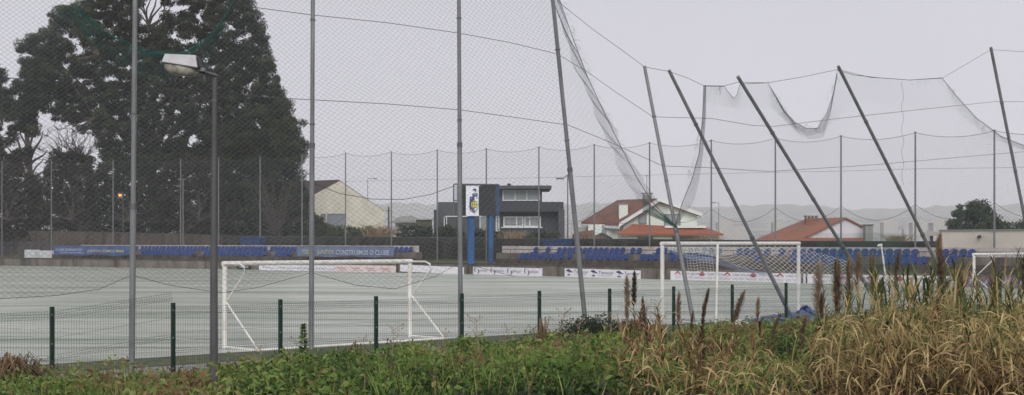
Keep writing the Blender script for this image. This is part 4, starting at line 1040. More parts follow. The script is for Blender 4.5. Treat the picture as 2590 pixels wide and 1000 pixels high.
# head frame: axis a points from the arm to the nose
a0, a1 = W(507, 172, Yl-.2), W(412, 158, Yl-.25); ax = (a1-a0); HL = ax.length; ax.normalize(); sd_ = Vector((0, 1, 0)); upv = Vector((0, 0, 1))
def HP(t, s, z): return a0+ax*(HL*t)+sd_*s+upv*z
hb = MB(); wv = .14
vsb = [HP(.02, -wv, -.01), HP(.97, -wv*.8, -.0), HP(.97, wv*.8, 0), HP(.02, wv, -.01), HP(.08, -wv*.8, .135), HP(.90, -wv*.62, .10), HP(.90, wv*.62, .10), HP(.08, wv*.8, .135)]
hb.add(vsb, [(3, 2, 1, 0), (4, 5, 6, 7), (0, 1, 5, 4), (1, 2, 6, 5), (2, 3, 7, 6), (3, 0, 4, 7)]); hb.build('housing', M['housing'], sl)
rear = MB(); rear.add([HP(.018, -wv*.9, .0), HP(.018, wv*.9, 0), HP(.06, wv*.74, .125), HP(.06, -wv*.74, .125), HP(-.03, -wv*.8, .0), HP(-.03, wv*.8, 0), HP(.02, wv*.70, .12), HP(.02, -wv*.70, .12)], [(0, 1, 2, 3), (7, 6, 5, 4), (0, 4, 5, 1), (3, 2, 6, 7), (0, 3, 7, 4), (1, 5, 6, 2)]); rear.build('rear_cover', M['black'], sl)
rm = MB(); rm.add([HP(.0, -wv*1.03, -.02), HP(1.0, -wv*.85, -.012), HP(1.0, wv*.85, -.012), HP(0, wv*1.03, -.02), HP(.0, -wv*1.03, -.008), HP(1.0, -wv*.85, 0), HP(1.0, wv*.85, 0), HP(0, wv*1.03, -.008)], [(3, 2, 1, 0), (4, 5, 6, 7), (0, 1, 5, 4), (1, 2, 6, 5), (2, 3, 7, 6), (3, 0, 4, 7)]); rm.build('rim', M['galv_dark'], sl)
ln = MB(); rows_ = []
for j, (zz, kk) in enumerate(((-.021, 1), (-.06, .97), (-.095, .86), (-.12, .66), (-.13, .35))):
    for k in range(16):
        a = 2*math.pi*k/16; c_, s_ = math.cos(a), math.sin(a); c_ = math.copysign(abs(c_)**.6, c_); s_ = math.copysign(abs(s_)**.6, s_)
        rows_.append(HP(.52+.44*kk*c_, wv*.86*kk*s_, zz))
ln.add(rows_, [(j*16+k, j*16+(k+1) % 16, (j+1)*16+(k+1) % 16, (j+1)*16+k) for j in range(4) for k in range(16)]+[tuple(4*16+k for k in range(16))]); ln.build('lens', M['lens'], sl, smooth=True)
MB().box(HP(-.01, 0, -.045), .10, .09, .045).build('bracket', M['galv'], sl); MB().box(HP(.985, -.06, -.018), .05, .02, .03).build('latch', M['galv'], sl)
def farlamp(px, pyt, Yf, headpx, label, m='galv_dark', r=.06, hy=None, emis=False, z0=.5):
    p = W(px, pyt, Yf); s = empty('street_lamp', (p.x, p.y, z0), label, 'street lamp', 'distant street lamps')
    MB().tube([(p.x, p.y, z0), p], [r, r*.7], 6).build('pole', M[m], s)
    q = W(headpx, hy or pyt, Yf); MB().tube([p, q], r*.5, 5).build('arm', M[m], s)
    dx = 1 if headpx > px else -1
    if emis:
        MB().tube([(q.x-.12, q.y, q.z+.06), (q.x, q.y, q.z+.08), (q.x+.15, q.y, q.z+.06)], [.12, .16, .12], 8).build('lamp_hood', M['galv_dark'], s)
        MB().tube([(q.x, q.y-.05, q.z-.16), (q.x, q.y-.05, q.z-.1), (q.x, q.y-.05, q.z), (q.x, q.y-.05, q.z+.05)], [.08, .17, .17, .08], 9).build('lamp_bowl', emis, s)
    else: MB().box((q.x+dx*.25, q.y, q.z-.08), .6, .25, .12).build('lamp_head', M['galv_dark'], s)
farlamp(930, 452, 205, 944, 'thin grey street lamp above the cream warehouse roof', 'galv')
farlamp(1436, 442, 118, 1424, 'dark street lamp right of the dark grey house', hy=451.5, r=.07)
farlamp(1818, 513, 210, 1808, 'small street lamp in the mist right of the white house', 'galv')
em = bpy.data.materials.new('sodium_lamp_glow'); em.use_nodes = True; pb = em.node_tree.nodes['Principled BSDF']; pb.inputs['Base Color'].default_value = (.9, .4, .1, 1)
pb.inputs['Emission Color'].default_value = (1, .20, .02, 1); pb.inputs['Emission Strength'].default_value = 2.2
farlamp(311, 492, 157, 304, 'lit orange street lamp in front of the dark trees', 'galv_dark', r=.05, hy=493, emis=em)
# floodlight twin pole behind left terrace
p = back(463, 4.6); s = empty('floodlight_mast', (p.x, p.y, .8), 'thin pale mast with two crossbars before the dark trees', 'mast')
MB().tube([(p.x, p.y, .8), (p.x, p.y, Z(455, p.y))], .06, 6).build('pole', M['galv'], s)
for py, wd in ((455, .8), (470, .5)): MB().box((p.x-.1, p.y-.1, Z(py, p.y)), wd, .1, .09).build('crossbar', M['galv'], s)
MB().box((p.x-.35, p.y-.12, Z(474, p.y)), .3, .15, .2).build('floodlight', M['galv_dark'], s)
p = W(983, 523, 190); s = empty('utility_pole', (p.x, p.y, .5), 'dark wooden utility pole right of the cream warehouse', 'pole')
MB().tube([(p.x, p.y, .5), p], .12, 6).build('shaft', M['bark'], s); MB().box((p.x, p.y, p.z-.6), .9, .1, .1).build('crossarm', M['bark'], s)
# pale objects seen through the ramp railing
for px0, px1, py0, py1, lb in ((62, 90, 632, 641, 'white box behind the ramp railing, nearer the left edge'), (100, 129, 634, 638, 'white box behind the ramp railing, beside the blue banner')):
    A, B = back(px0, 1.6), back(px1, 1.6)
    o = MB().slab(A, B, NRM*.5, .801, Z(py0, A.y)).build('white_box', M['winframe']); tag(o, lb, 'box', 'white boxes by the ramp')

# ------------------------------------------------------------ vegetation
def quads(C, D, U, L, Wd, tint, name, m, parent=None, bend=.0):
    """leaves: rhombus from C along D (len L) with width Wd across U"""
    N = len(C); D = D/(np.linalg.norm(D, axis=1, keepdims=True)+1e-9); U = np.cross(D, U); U /= np.linalg.norm(U, axis=1, keepdims=True)+1e-9
    L = np.asarray(L).reshape(-1, 1); Wd = np.asarray(Wd).reshape(-1, 1)
    mid = C+D*L*.45
    tip = C+D*L; tip[:, 2] -= bend*L[:, 0]
    V = np.stack([C, mid+U*Wd/2, tip, mid-U*Wd/2], 1).reshape(-1, 3)
    Fq = np.arange(N*4).reshape(N, 4)
    return mkobj(name, V, Fq, m, parent, np.repeat(tint, 4))
def rand_dirs(N, flat=1.0):
    d = rng.normal(0, 1, (N, 3)); d[:, 2] *= flat; return d/(np.linalg.norm(d, axis=1, keepdims=True)+1e-9)
def inpoly(x, y, poly):
    ins = np.zeros(len(x), bool); n = len(poly)
    for i in range(n):
        x0, y0 = poly[i]; x1, y1 = poly[(i+1) % n]
        c = ((y0 > y) != (y1 > y)) & (x < (x1-x0)*(y-y0)/((y1-y0)+1e-9)+x0); ins ^= c
    return ins
def crown(polys, gaps, Yc, dep, step, rad, perclump, leafL, leafW, m, parent, seed, tintbias=0.0, droop=.4, name='crown', flat=.7, layers=2):
    """foliage filling real volume: jittered clumps through the crown's depth, each a tuft of leaves"""
    g = np.random.default_rng(seed); C = []
    for poly in polys:
        P = np.array(poly, float); x0, y0 = P.min(0); x1, y1 = P.max(0)
        for ly in range(layers):
            gx, gy = np.meshgrid(np.arange(x0, x1, step), np.arange(y0, y1, step))
            x = gx.ravel()+g.uniform(-.6, .6, gx.size)*step; y = gy.ravel()+g.uniform(-.6, .6, gx.size)*step
            k = inpoly(x, y, poly)
            for (cx, cy, rx, ry) in gaps: k &= ((x-cx)/(rx*1.15+rad*.35))**2+((y-cy)/(ry*1.15+rad*.35))**2 > 1
            x, y = x[k], y[k]; d = g.uniform(-dep, dep, len(x))
            C.append(np.stack([x, y, d, g.uniform(.6, 1.25, len(x)), g.normal(.42, .24, len(x))], 1))
    C = np.concatenate(C); n = len(C)
    idx = np.repeat(np.arange(n), perclump); N = len(idx)
    Y = Yc+C[idx, 2]; s = Y/F
    base = np.stack([(C[idx, 0]-CX)*s, Y, EYE-(C[idx, 1]-HZ)*s], 1)
    dr = rand_dirs(N); r = (g.random(N)**.45)*C[idx, 3]*rad*Yc/F
    off = dr*r[:, None]; off[:, 2] *= flat
    pos = base+off
    D = rand_dirs(N)+dr*.6; D[:, 2] -= droop
    tint = np.clip(C[idx, 4]+.32*dr[:, 2]+g.normal(0, .12, N)+tintbias, 0, 1)  # painted light: leaves on the upper side of each clump are tinted lighter
    quads(pos, D, rand_dirs(N), leafL*g.uniform(.6, 1.4, N), leafW*g.uniform(.6, 1.4, N), tint, name, m, parent)
    return C
def limbs(root, start, targets, r0, Yc, name='branch', m='bark', sides=6):
    mb = MB()
    for (tx, ty, td, r1) in targets:
        a = start; e = W(tx, ty, Yc+td); n = 6; pts = []
        ph = random.uniform(0, 6)
        for i in range(n+1):
            t = i/n; p = a.lerp(e, t); p.x += math.sin(t*5+ph)*.35*math.sin(t*math.pi); p.z += math.sin(t*math.pi)*.6*(1 if e.z > a.z+3 else .2)
            pts.append(p)
        mb.tube(pts, [r0*(1-t/n)+r1*(t/n) for t in range(n+1)], sides)
    mb.build(name, M[m], root, smooth=True)
# big eucalyptus
YT = 172
GAPS = [(190, 100, 14, 9), (205, 125, 20, 13), (172, 92, 7, 7), (280, 75, 12, 8), (298, 95, 14, 7), (385, 30, 26, 32), (360, 55, 12, 20), (455, 18, 44, 12), (500, 40, 16, 10), (165, 168, 8, 7), (195, 203, 20, 9), (142, 205, 11, 6), (282, 200, 17, 8), (322, 172, 10, 6), (76, 138, 9, 8), (120, 240, 15, 45), (122, 290, 14, 38), (112, 335, 20, 16), (160, 318, 36, 13), (212, 310, 26, 10), (180, 350, 56, 20), (228, 375, 22, 16), (118, 378, 24, 18), (342, 330, 11, 16), (420, 342, 12, 8), (440, 95, 12, 9), (482, 98, 18, 8), (582, 72, 9, 13), (602, 95, 16, 7), (632, 85, 11, 5), (470, 126, 10, 6), (492, 352, 18, 13), (552, 372, 12, 8), (620, 215, 8, 5), (642, 212, 9, 5), (624, 240, 7, 11), (655, 312, 9, 9), (395, 250, 6, 4), (330, 290, 9, 6), (250, 180, 9, 6), (520, 150, 8, 5), (230, 215, 10, 5), (545, 215, 6, 4), (300, 345, 9, 10), (468, 185, 7, 4), (415, 300, 8, 5)]
te = empty('eucalyptus_tree', (W(380, 0, YT).x, YT, .9), 'huge dark eucalyptus with wide ragged crown behind the street lamp', 'tree')
pe = [(35, 120), (62, 98), (100, 78), (130, 72), (138, 50), (125, 40), (150, 20), (185, 12), (215, -5), (260, -60), (350, -110), (520, -110), (600, -50), (632, 5), (650, 32), (662, 66), (678, 95), (672, 118), (688, 150), (700, 195), (712, 238), (735, 262), (720, 420), (560, 430), (420, 420), (300, 420), (262, 400), (240, 330), (205, 330), (180, 312), (135, 300), (132, 230), (60, 212), (62, 165), (52, 138)]
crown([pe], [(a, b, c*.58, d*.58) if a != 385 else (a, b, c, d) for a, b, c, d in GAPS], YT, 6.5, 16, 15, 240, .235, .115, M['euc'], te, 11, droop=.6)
st0 = W(390, 500, YT)
MB().tube([W(395, 640, YT), W(398, 560, YT), W(390, 500, YT), W(380, 430, YT)], [.9, .75, .65, .55], 10).build('trunk', M['bark'], te, smooth=True)
limbs(te, W(380, 430, YT), [(240, 180, 3, .06), (140, 150, -3, .05), (330, 60, 2, .06), (420, -20, -2, .06), (520, 60, 3, .06), (610, 120, -2, .06), (660, 220, 2, .06), (300, 230, -5, .08), (200, 260, 1, .06), (460, 160, -4, .08)], .34, YT)
limbs(te, W(375, 80, YT-1), [(355, 5, 0, .03), (365, -20, 1, .03), (395, -20, 0, .03), (415, 2, 1, .03), (432, 20, 0, .03), (348, 25, 0, .03), (405, 40, 1, .03), (380, -10, 0, .03)], .16, YT-1)
limbs(te, W(248, 140, YT-5), [(205, 95, 0, .03), (190, 110, 0, .03), (178, 80, 0, .03), (225, 100, 0, .03), (160, 165, 0, .03)], .14, YT-5)
limbs(te, W(240, 300, YT-4), [(150, 330, 0, .02), (180, 345, 0, .02), (130, 300, 0, .02), (205, 320, 0, .02), (170, 200, 0, .03)], .12, YT-4)
# left edge tree
tl = empty('roadside_tree', (W(45, 0, 166).x, 166, .9), 'ragged dark tree at the left edge with bare lower branches', 'tree')
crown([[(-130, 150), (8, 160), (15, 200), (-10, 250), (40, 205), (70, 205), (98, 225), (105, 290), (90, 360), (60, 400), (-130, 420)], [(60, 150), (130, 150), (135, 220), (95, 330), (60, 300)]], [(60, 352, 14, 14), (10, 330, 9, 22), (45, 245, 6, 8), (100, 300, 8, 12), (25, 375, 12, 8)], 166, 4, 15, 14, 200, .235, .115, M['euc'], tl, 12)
MB().tube([W(78, 640, 166), W(80, 500, 166), W(72, 380, 166), W(60, 280, 166)], [.45, .38, .3, .2], 8).build('trunk', M['bark'], tl, smooth=True)
limbs(tl, W(76, 420, 166), [(20, 330, 0, .03), (0, 360, 0, .03), (110, 330, 0, .03), (50, 320, 0, .03), (120, 380, 0, .03), (95, 300, 0, .03)], .2, 166)
limbs(tl, W(80, 470, 166), [(30, 390, 0, .03), (10, 420, 0, .03), (110, 400, 0, .03), (60, 390, 0, .03), (128, 420, 0, .03)], .16, 166)
# bare twiggy tree
tb = empty('bare_tree', (W(180, 0, 164).x, 164, .9), 'leafless twiggy tree showing pale sky between the dark crowns', 'tree')
MB().tube([W(190, 640, 164), W(190, 480, 164), W(185, 400, 164)], [.25, .2, .14], 6).build('trunk', M['twig'], tb)
for sx, sy, ex, ey in ((188, 440, 120, 345), (188, 430, 150, 330), (187, 410, 185, 335), (188, 430, 222, 340), (188, 445, 250, 350), (188, 450, 100, 380)):
    limbs(tb, W(sx, sy, 164), [(ex, ey, 0, .03)], .10, 164, 'limb', 'twig', 5)
    limbs(tb, W((sx+ex)/2, (sy+ey)/2-3, 164), [(ex+random.uniform(-34, 34), ey+random.uniform(-30, 30), random.uniform(-2, 2), .01) for _ in range(11)], .035, 164, 'twigs', 'twig', 4)
    limbs(tb, W(ex, ey, 164), [(ex+random.uniform(-26, 26), ey+random.uniform(-30, 12), random.uniform(-2, 2), .01) for _ in range(9)], .03, 164, 'twigs', 'twig', 4)
# right evergreen
tr_ = empty('evergreen_tree', (W(660, 0, 160).x, 160, .9), 'dense dark evergreen with spiky right edge beside the warehouse', 'tree')
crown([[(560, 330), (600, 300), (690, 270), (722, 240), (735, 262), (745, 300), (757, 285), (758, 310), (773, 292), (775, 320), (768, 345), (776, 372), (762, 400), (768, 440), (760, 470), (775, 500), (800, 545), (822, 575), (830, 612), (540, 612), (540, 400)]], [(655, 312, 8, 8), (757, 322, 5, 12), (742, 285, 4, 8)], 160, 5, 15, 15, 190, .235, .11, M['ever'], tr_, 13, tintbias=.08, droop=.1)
crown([[(690, 300), (735, 300), (765, 350), (760, 400), (720, 410), (690, 360)]], [], 154.5, 1.0, 20, 14, 90, .28, .12, M['ever'], tr_, 23, tintbias=.42, droop=.1)  # nearer patch of paler leaves: greenish highlights painted in by tint
MB().tube([W(665, 640, 160), W(660, 480, 160), W(670, 330, 160)], [.5, .4, .2], 8).build('trunk', M['bark'], tr_, smooth=True)
# row of dark undergrowth trees
for k, (nm, poly, mm, lb, seed, Yc, tb_) in enumerate((
    ('thicket_tree', [(-140, 405), (60, 400), (100, 440), (120, 470), (120, 610), (-140, 610)], 'brush', 'dark thicket tree at the far left above the brown wall', 31, 160, 0),
    ('thicket_tree', [(118, 420), (130, 385), (160, 372), (200, 378), (232, 395), (240, 440), (245, 612), (112, 612)], 'brush', 'dark rounded thicket tree left of the orange lamp', 32, 158, 0),
    ('thicket_tree', [(225, 460), (250, 410), (330, 395), (400, 400), (420, 450), (420, 612), (225, 612)], 'ever', 'dark green thicket tree around the orange lamp', 33, 162, .02),
    ('thicket_tree', [(400, 420), (470, 400), (560, 410), (590, 440), (590, 612), (400, 612)], 'brush', 'dark thicket tree behind the street lamp pole', 34, 159, 0))):
    t_ = empty(nm, (W(sum(p[0] for p in poly)/len(poly), 0, Yc).x, Yc, .9), lb, 'tree', 'thicket trees')
    crown([poly], [(85, 430, 8, 14), (68, 425, 7, 12)] if k == 0 else [], Yc, 3, 15, 14, 110, .30, .13, M[mm], t_, seed, tintbias=tb_, droop=.2)
    cx = sum(p[0] for p in poly)/len(poly); MB().tube([W(cx, 640, Yc), W(cx+4, 480, Yc)], [.3, .15], 6).build('trunk', M['bark'], t_)
    limbs(t_, W(cx, 560, Yc-3.2), [(cx+random.uniform(-60, 60), random.uniform(430, 560), random.uniform(-1, 0), .012) for _ in range(12)], .05, Yc-3.2, 'twigs', 'bark', 4)
tw = empty('bare_shrub', (W(690, 0, 154).x, 154, .9), 'reddish brown bare shrub tangled before the evergreen tree', 'shrub')
limbs(tw, W(700, 600, 152.5), [(random.uniform(620, 770), random.uniform(425, 570), random.uniform(-1.5, 1), .012) for _ in range(60)], .045, 152.5, 'twigs', 'twig', 4)
# right hand tree
t_ = empty('broadleaf_tree', (W(2460, 0, 132).x, 132, .5), 'rounded green tree behind the cream building', 'tree')
crown([[(2400, 600), (2398, 560), (2412, 540), (2430, 520), (2462, 512), (2490, 510), (2508, 530), (2520, 550), (2545, 560), (2560, 600)]], [(2418, 552, 4, 4)], 132, 2.4, 12, 11, 110, .22, .11, M['rightree'], t_, 41, tintbias=.1)
MB().tube([W(2465, 640, 132), W(2465, 560, 132)], [.2, .12], 7).build('trunk', M['bark'], t_)
t_ = empty('broadleaf_tree', (W(2590, 0, 140).x, 140, .5), 'low dark tree at the right edge above the cream building', 'tree')
crown([[(2555, 600), (2560, 570), (2590, 560), (2640, 560), (2660, 600)]], [], 140, 2, 12, 11, 50, .28, .14, M['rightree'], t_, 42)
MB().tube([W(2600, 640, 140), W(2600, 580, 140)], [.2, .12], 7).build('trunk', M['bark'], t_)
# hedges and bushes behind the boundary wall
for i, (poly, mm, lb, Yc, tb_) in enumerate((
    ([(770, 612), (775, 545), (795, 540), (830, 570), (850, 588), (850, 612)], 'ever', 'green ivy covered mound left of the warehouse window', 146, .3),
    ([(815, 612), (835, 572), (880, 575), (915, 578), (945, 575), (955, 612)], 'hedge', 'low pale green bramble bush in front of the warehouse', 142, .1),
    ([(1000, 612), (1010, 575), (1040, 570), (1090, 575), (1100, 612)], 'rightree', 'blue green bush left of the dark grey house', 140, -.1),
    ([(1100, 612), (1108, 578), (1135, 572), (1165, 580), (1180, 612)], 'ever', 'dark green bush at the foot of the dark grey house', 133, .2),
    ([(1195, 612), (1200, 585), (1230, 582), (1268, 588), (1275, 612)], 'ever', 'dark bush seen between the blue scoreboard posts', 131, .2),
    ([(1330, 612), (1335, 590), (1370, 588), (1410, 592), (1415, 612)], 'ever', 'low dark bush right of the dry pampas grass', 128, .2))):
    t_ = empty('bush', (W(sum(p[0] for p in poly)/len(poly), 0, Yc).x, Yc, .9), lb, 'bush')
    crown([poly], [], Yc, 1.2, 9, 8, 46, .20, .10, M[mm], t_, 50+i, tintbias=tb_, name='foliage')
# dry pampas tufts behind the wall
def tuft(cx, base, top, wpx, Yc, n, label, m='straw', name='pampas_grass', lean=8, wd=.05, tb=0.0, cat='grass clump'):
    N = n; t = rng.random(N); bx = cx+rng.normal(0, wpx*.25, N); ex = bx+rng.normal(0, wpx*.45, N)+lean
    h_ = (base-top)*rng.uniform(.45, 1.0, N)
    A = np.stack([(bx-CX)*Yc/F, np.full(N, Yc)+rng.normal(0, wpx*.3*Yc/F, N), np.full(N, EYE-(base-HZ)*Yc/F)], 1)
    Bm = A+np.stack([(ex-bx)*.35*Yc/F, np.zeros(N), h_*.65*Yc/F], 1); E_ = A+np.stack([(ex-bx)*Yc/F, rng.normal(0, .1, N), h_*Yc/F], 1)
    wv = np.stack([np.full(N, wd), rng.normal(0, wd*.6, N), np.zeros(N)], 1)/2
    V = np.stack([A-wv*.6, A+wv*.6, Bm+wv, Bm-wv, E_], 1).reshape(-1, 3)
    Fs = []
    for i in range(N): b = i*5; Fs += [(b, b+1, b+2, b+3), (b+3, b+2, b+4)]
    tn = np.repeat(np.clip(rng.normal(.55+tb, .22, N), 0, 1), 5)
    o = mkobj(name, V, Fs, M[m], None, tn); tag(o, label, cat)
    return o
tuft(960, 606, 566, 60, 139, 260, 'dry straw coloured pampas grass behind the wall beside the warehouse', wd=.07, tb=.1)
tuft(1296, 608, 580, 44, 126, 160, 'dry pampas grass in front of the dark grey house', wd=.07, tb=.2)
tuft(1490, 608, 592, 60, 124, 160, 'dry weeds on the wall by the salmon outbuilding', wd=.06)
tuft(2268, 614, 590, 60, 100, 160, 'thin grey grass plumes on the wall left of the cream building', wd=.04)
tuft(1780, 610, 596, 80, 118, 120, 'dry weeds behind the wall below the white house roof', wd=.05)

# ---- foreground weeds
def weed_patch():
    g = np.random.default_rng(5); C = []
    # clump centres over the rough ground in front of the fence, inside the view
    tries = 30000
    px = g.uniform(-80, 2720, tries); Y = g.uniform(12.5, 44, tries)
    X = (px-CX)/F*Y; q = (33.0-(Y-X))/1.41421
    edge = .35+.9*np.abs(np.sin(px*.011)+.5*np.sin(px*.031))*.5
    edge = edge+np.interp(px, [0, 430, 560, 700, 1000, 1400, 1600], [2.9, 2.6, 2.3, 2.1, 1.7, 1.2, .4])
    k = (q > edge) & (Y > 12.5)
    gz = terrain(X, Y); row = HZ+(EYE-gz-.6)*F/Y; k &= (row < 1080)
    k &= g.random(tries) < np.clip((Y/26)**2, .15, 1)
    px, Y, X, q, gz = px[k], Y[k], X[k], q[k], gz[k]
    return px, Y, X, q, gz
px, Yv, Xv, qv, gz = weed_patch()
n = min(2600, len(px)); px, Yv, Xv, qv, gz = px[:n], Yv[:n], Xv[:n], qv[:n], gz[:n]
kind = np.sin(Xv*1.1+Yv*.37)+np.sin(Yv*.9-Xv*.5)*.7+rng.normal(0, .45, n)
mound = .5+.5*np.sin(Xv*2.3+np.sin(Yv*1.7)*1.4)*np.sin(Yv*1.9+Xv*.6)
hts = np.clip(.16+.34*mound+.16*np.sin(Xv*1.7)+.12*np.sin(Yv*1.3)+rng.normal(0, .09, n), .10, .62)*np.clip(qv/5+.25, .3, 1)
per = 92; idx = np.repeat(np.arange(n), per); N = len(idx); dr = rand_dirs(N); dr[:, 2] = np.abs(dr[:, 2])
r = rng.random(N)**.4
pos = np.stack([Xv[idx]+dr[:, 0]*r*.34, Yv[idx]+dr[:, 1]*r*.34, gz[idx]+dr[:, 2]*r*hts[idx]], 1)
D = rand_dirs(N)+dr*.8; D[:, 2] += .25
tint = np.clip(np.where(kind[idx] > 1.45, .93, np.where(kind[idx] > .5, .60, np.where(kind[idx] > -.5, .40, .20)))+rng.normal(0, .10, N)+.42*(dr[:, 2]*r-.62)+.10*(mound[idx]-.5)+.05, 0, 1)  # low and inner leaves tinted darker: shade between the plants is painted in
sz = rng.uniform(.05, .12, N)*np.where(kind[idx] > .1, 1, .85)
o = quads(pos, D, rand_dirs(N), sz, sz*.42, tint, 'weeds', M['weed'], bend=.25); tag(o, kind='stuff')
# grass blades among the weeds
N = 9000; j = rng.integers(0, n, N); A = np.stack([Xv[j]+rng.normal(0, .3, N), Yv[j]+rng.normal(0, .3, N), gz[j]+rng.uniform(0, .15, N)], 1)
D = np.stack([rng.normal(0, .35, N), rng.normal(0, .35, N), np.ones(N)], 1)
o = quads(A, D, rand_dirs(N), rng.uniform(.2, .5, N), np.full(N, .012), np.clip(rng.choice([.4, .55, .8, 1.], N)+rng.normal(0, .08, N), 0, 1), 'long_grass', M['weed'], bend=.1); tag(o, kind='stuff')
def bush(name, pxc, Yc, wd, ht, nl, m, label, tb, leaf=.07, cat='bush', ratio=.5):
    p = W(pxc, 0, Yc); zg = float(terrain(p.x, p.y)) if (Yc-p.x) < 33 else 0.0
    dr = rand_dirs(nl); dr[:, 2] = np.abs(dr[:, 2]); r = rng.random(nl)**.35
    lump = 1+.25*np.sin(dr[:, 0]*7)*np.sin(dr[:, 1]*6+2)
    pos = np.stack([p.x+dr[:, 0]*r*wd*lump, p.y+dr[:, 1]*r*wd*.7, zg+dr[:, 2]*r*ht*lump], 1)
    t_ = empty(name, (p.x, p.y, zg), label, cat)
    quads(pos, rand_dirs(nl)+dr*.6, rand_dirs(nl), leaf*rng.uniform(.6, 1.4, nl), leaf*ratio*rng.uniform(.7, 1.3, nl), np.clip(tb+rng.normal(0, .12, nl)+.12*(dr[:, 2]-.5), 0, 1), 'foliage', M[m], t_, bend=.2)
    b = MB()
    for i in range(9):
        a = random.uniform(0, 6.28); b.tube([(p.x, p.y, zg-.03), (p.x+.3*wd*math.cos(a), p.y+.3*wd*math.sin(a), zg+ht*.5), (p.x+.8*wd*math.cos(a), p.y+.6*wd*math.sin(a), zg+ht*random.uniform(.6, .95))], [.012, .008, .003], 4)
    b.build('stems', M['bark'], t_)
bush('bramble_bush', 1500, 36.6, .95, .55, 5200, 'ever', 'dark evergreen bramble at the foot of the slightly leaning mast', .55)
bush('bramble_bush', 1600, 37.5, .6, .42, 2200, 'ever', 'small dark bramble right of the larger dark bramble', .5)
bush('leafy_bush', 1195, 28.6, .6, .50, 3000, 'weed', 'leafy green bush in front of the mast crossing the scoreboard', .5, .09)
bush('leafy_bush', 870, 25.2, .8, .42, 3000, 'weed', 'tall bright green bush between the left goal and the fence', .5, .09)
bush('leafy_bush', 1060, 25.6, .9, .48, 3400, 'weed', 'bright green leafy bush just left of the mast near the goal brace', .58, .09)
bush('leafy_bush', 640, 21.6, .9, .40, 3000, 'weed', 'dark green leafy bush right of the street lamp pole', .4, .09)
bush('leafy_bush', 1320, 26.6, .8, .42, 2600, 'weed', 'olive leafy bush below the seventh fence post', .46, .08)
bush('leafy_bush', 1580, 24.0, 1.0, .52, 3600, 'weed', 'bright green nettle bush at the left of the reeds', .62, .08)
bush('leafy_bush', 1840, 27.0, 1.2, .55, 3600, 'weed', 'bright green nettles behind the leftmost reeds', .6, .08)
bush('leafy_bush', 2010, 29.0, 1.2, .6, 3000, 'weed', 'olive bush in front of the blue tarpaulin', .5, .08)
def grassclump(pxc, Yc, wd, ht, n, label, tb=0.0, m='straw', bw=.012):
    p = W(pxc, 0, Yc); zg = float(terrain(p.x, p.y))
    A = np.stack([p.x+rng.normal(0, wd*.4, n), p.y+rng.normal(0, wd*.3, n), np.full(n, zg)], 1)
    a = rng.uniform(0, 2*math.pi, n); sp = rng.uniform(.1, 1.2, n)*wd; rr_ = np.hypot((A[:, 0]-p.x)/wd, (A[:, 1]-p.y)/wd); L = ht*rng.uniform(.25, 1, n)*np.clip(1.1-1.2*rr_, .15, 1)
    Mi = A+np.stack([np.cos(a)*sp*.4, np.sin(a)*sp*.4, L], 1); E_ = A+np.stack([np.cos(a)*sp, np.sin(a)*sp, L*rng.uniform(.3, 1.0, n)], 1)
    wv = np.stack([-np.sin(a), np.cos(a), np.zeros(n)], 1)*bw
    V = np.stack([A-wv, A+wv, Mi+wv, Mi-wv, E_], 1).reshape(-1, 3); Fs = []
    for i in range(n): b = i*5; Fs += [(b, b+1, b+2, b+3), (b+3, b+2, b+4)]
    o = mkobj('grass_clump', V, Fs, M[m], None, np.repeat(np.clip(rng.normal(.35+tb, .2, n), 0, 1), 5)); tag(o, label, 'grass clump')
grassclump(30, 22.5, .85, .72, 2400, 'reddish brown dead grass clump in the bottom left corner')
grassclump(560, 23.8, .5, .45, 700, 'brown dead grass clump just right of the street lamp pole', .05)
grassclump(480, 23.2, .5, .35, 500, 'brown dead grass clump left of the street lamp pole', .05)
grassclump(1370, 30, .4, .9, 240, 'pale dry grass clump right of the seventh fence post', .15)
grassclump(905, 28.6, .4, .55, 180, 'brown dry weed clump beside the fifth fence post', .0)
# tall dock weed
p = W(768, 0, 26.6); zg = float(terrain(p.x, p.y)); t_ = empty('tall_weed', (p.x, p.y, zg), 'single tall green weed standing against the mast before the goal', 'weed')
b = MB(); b.tube([(p.x, p.y, zg), (p.x+.02, p.y, zg+.9)], [.012, .006], 5); b.build('stem', M['bark'], t_)
nl = 260; zz = rng.uniform(.1, .92, nl); a = rng.uniform(0, 6.28, nl)
quads(np.stack([np.full(nl, p.x), np.full(nl, p.y), zg+zz], 1), np.stack([np.cos(a), np.sin(a), np.full(nl, .5)], 1), rand_dirs(nl), .05+.16*(1-zz), .035*np.ones(nl), np.clip(rng.normal(.45, .1, nl), 0, 1), 'foliage', M['weed'], t_, bend=.2)

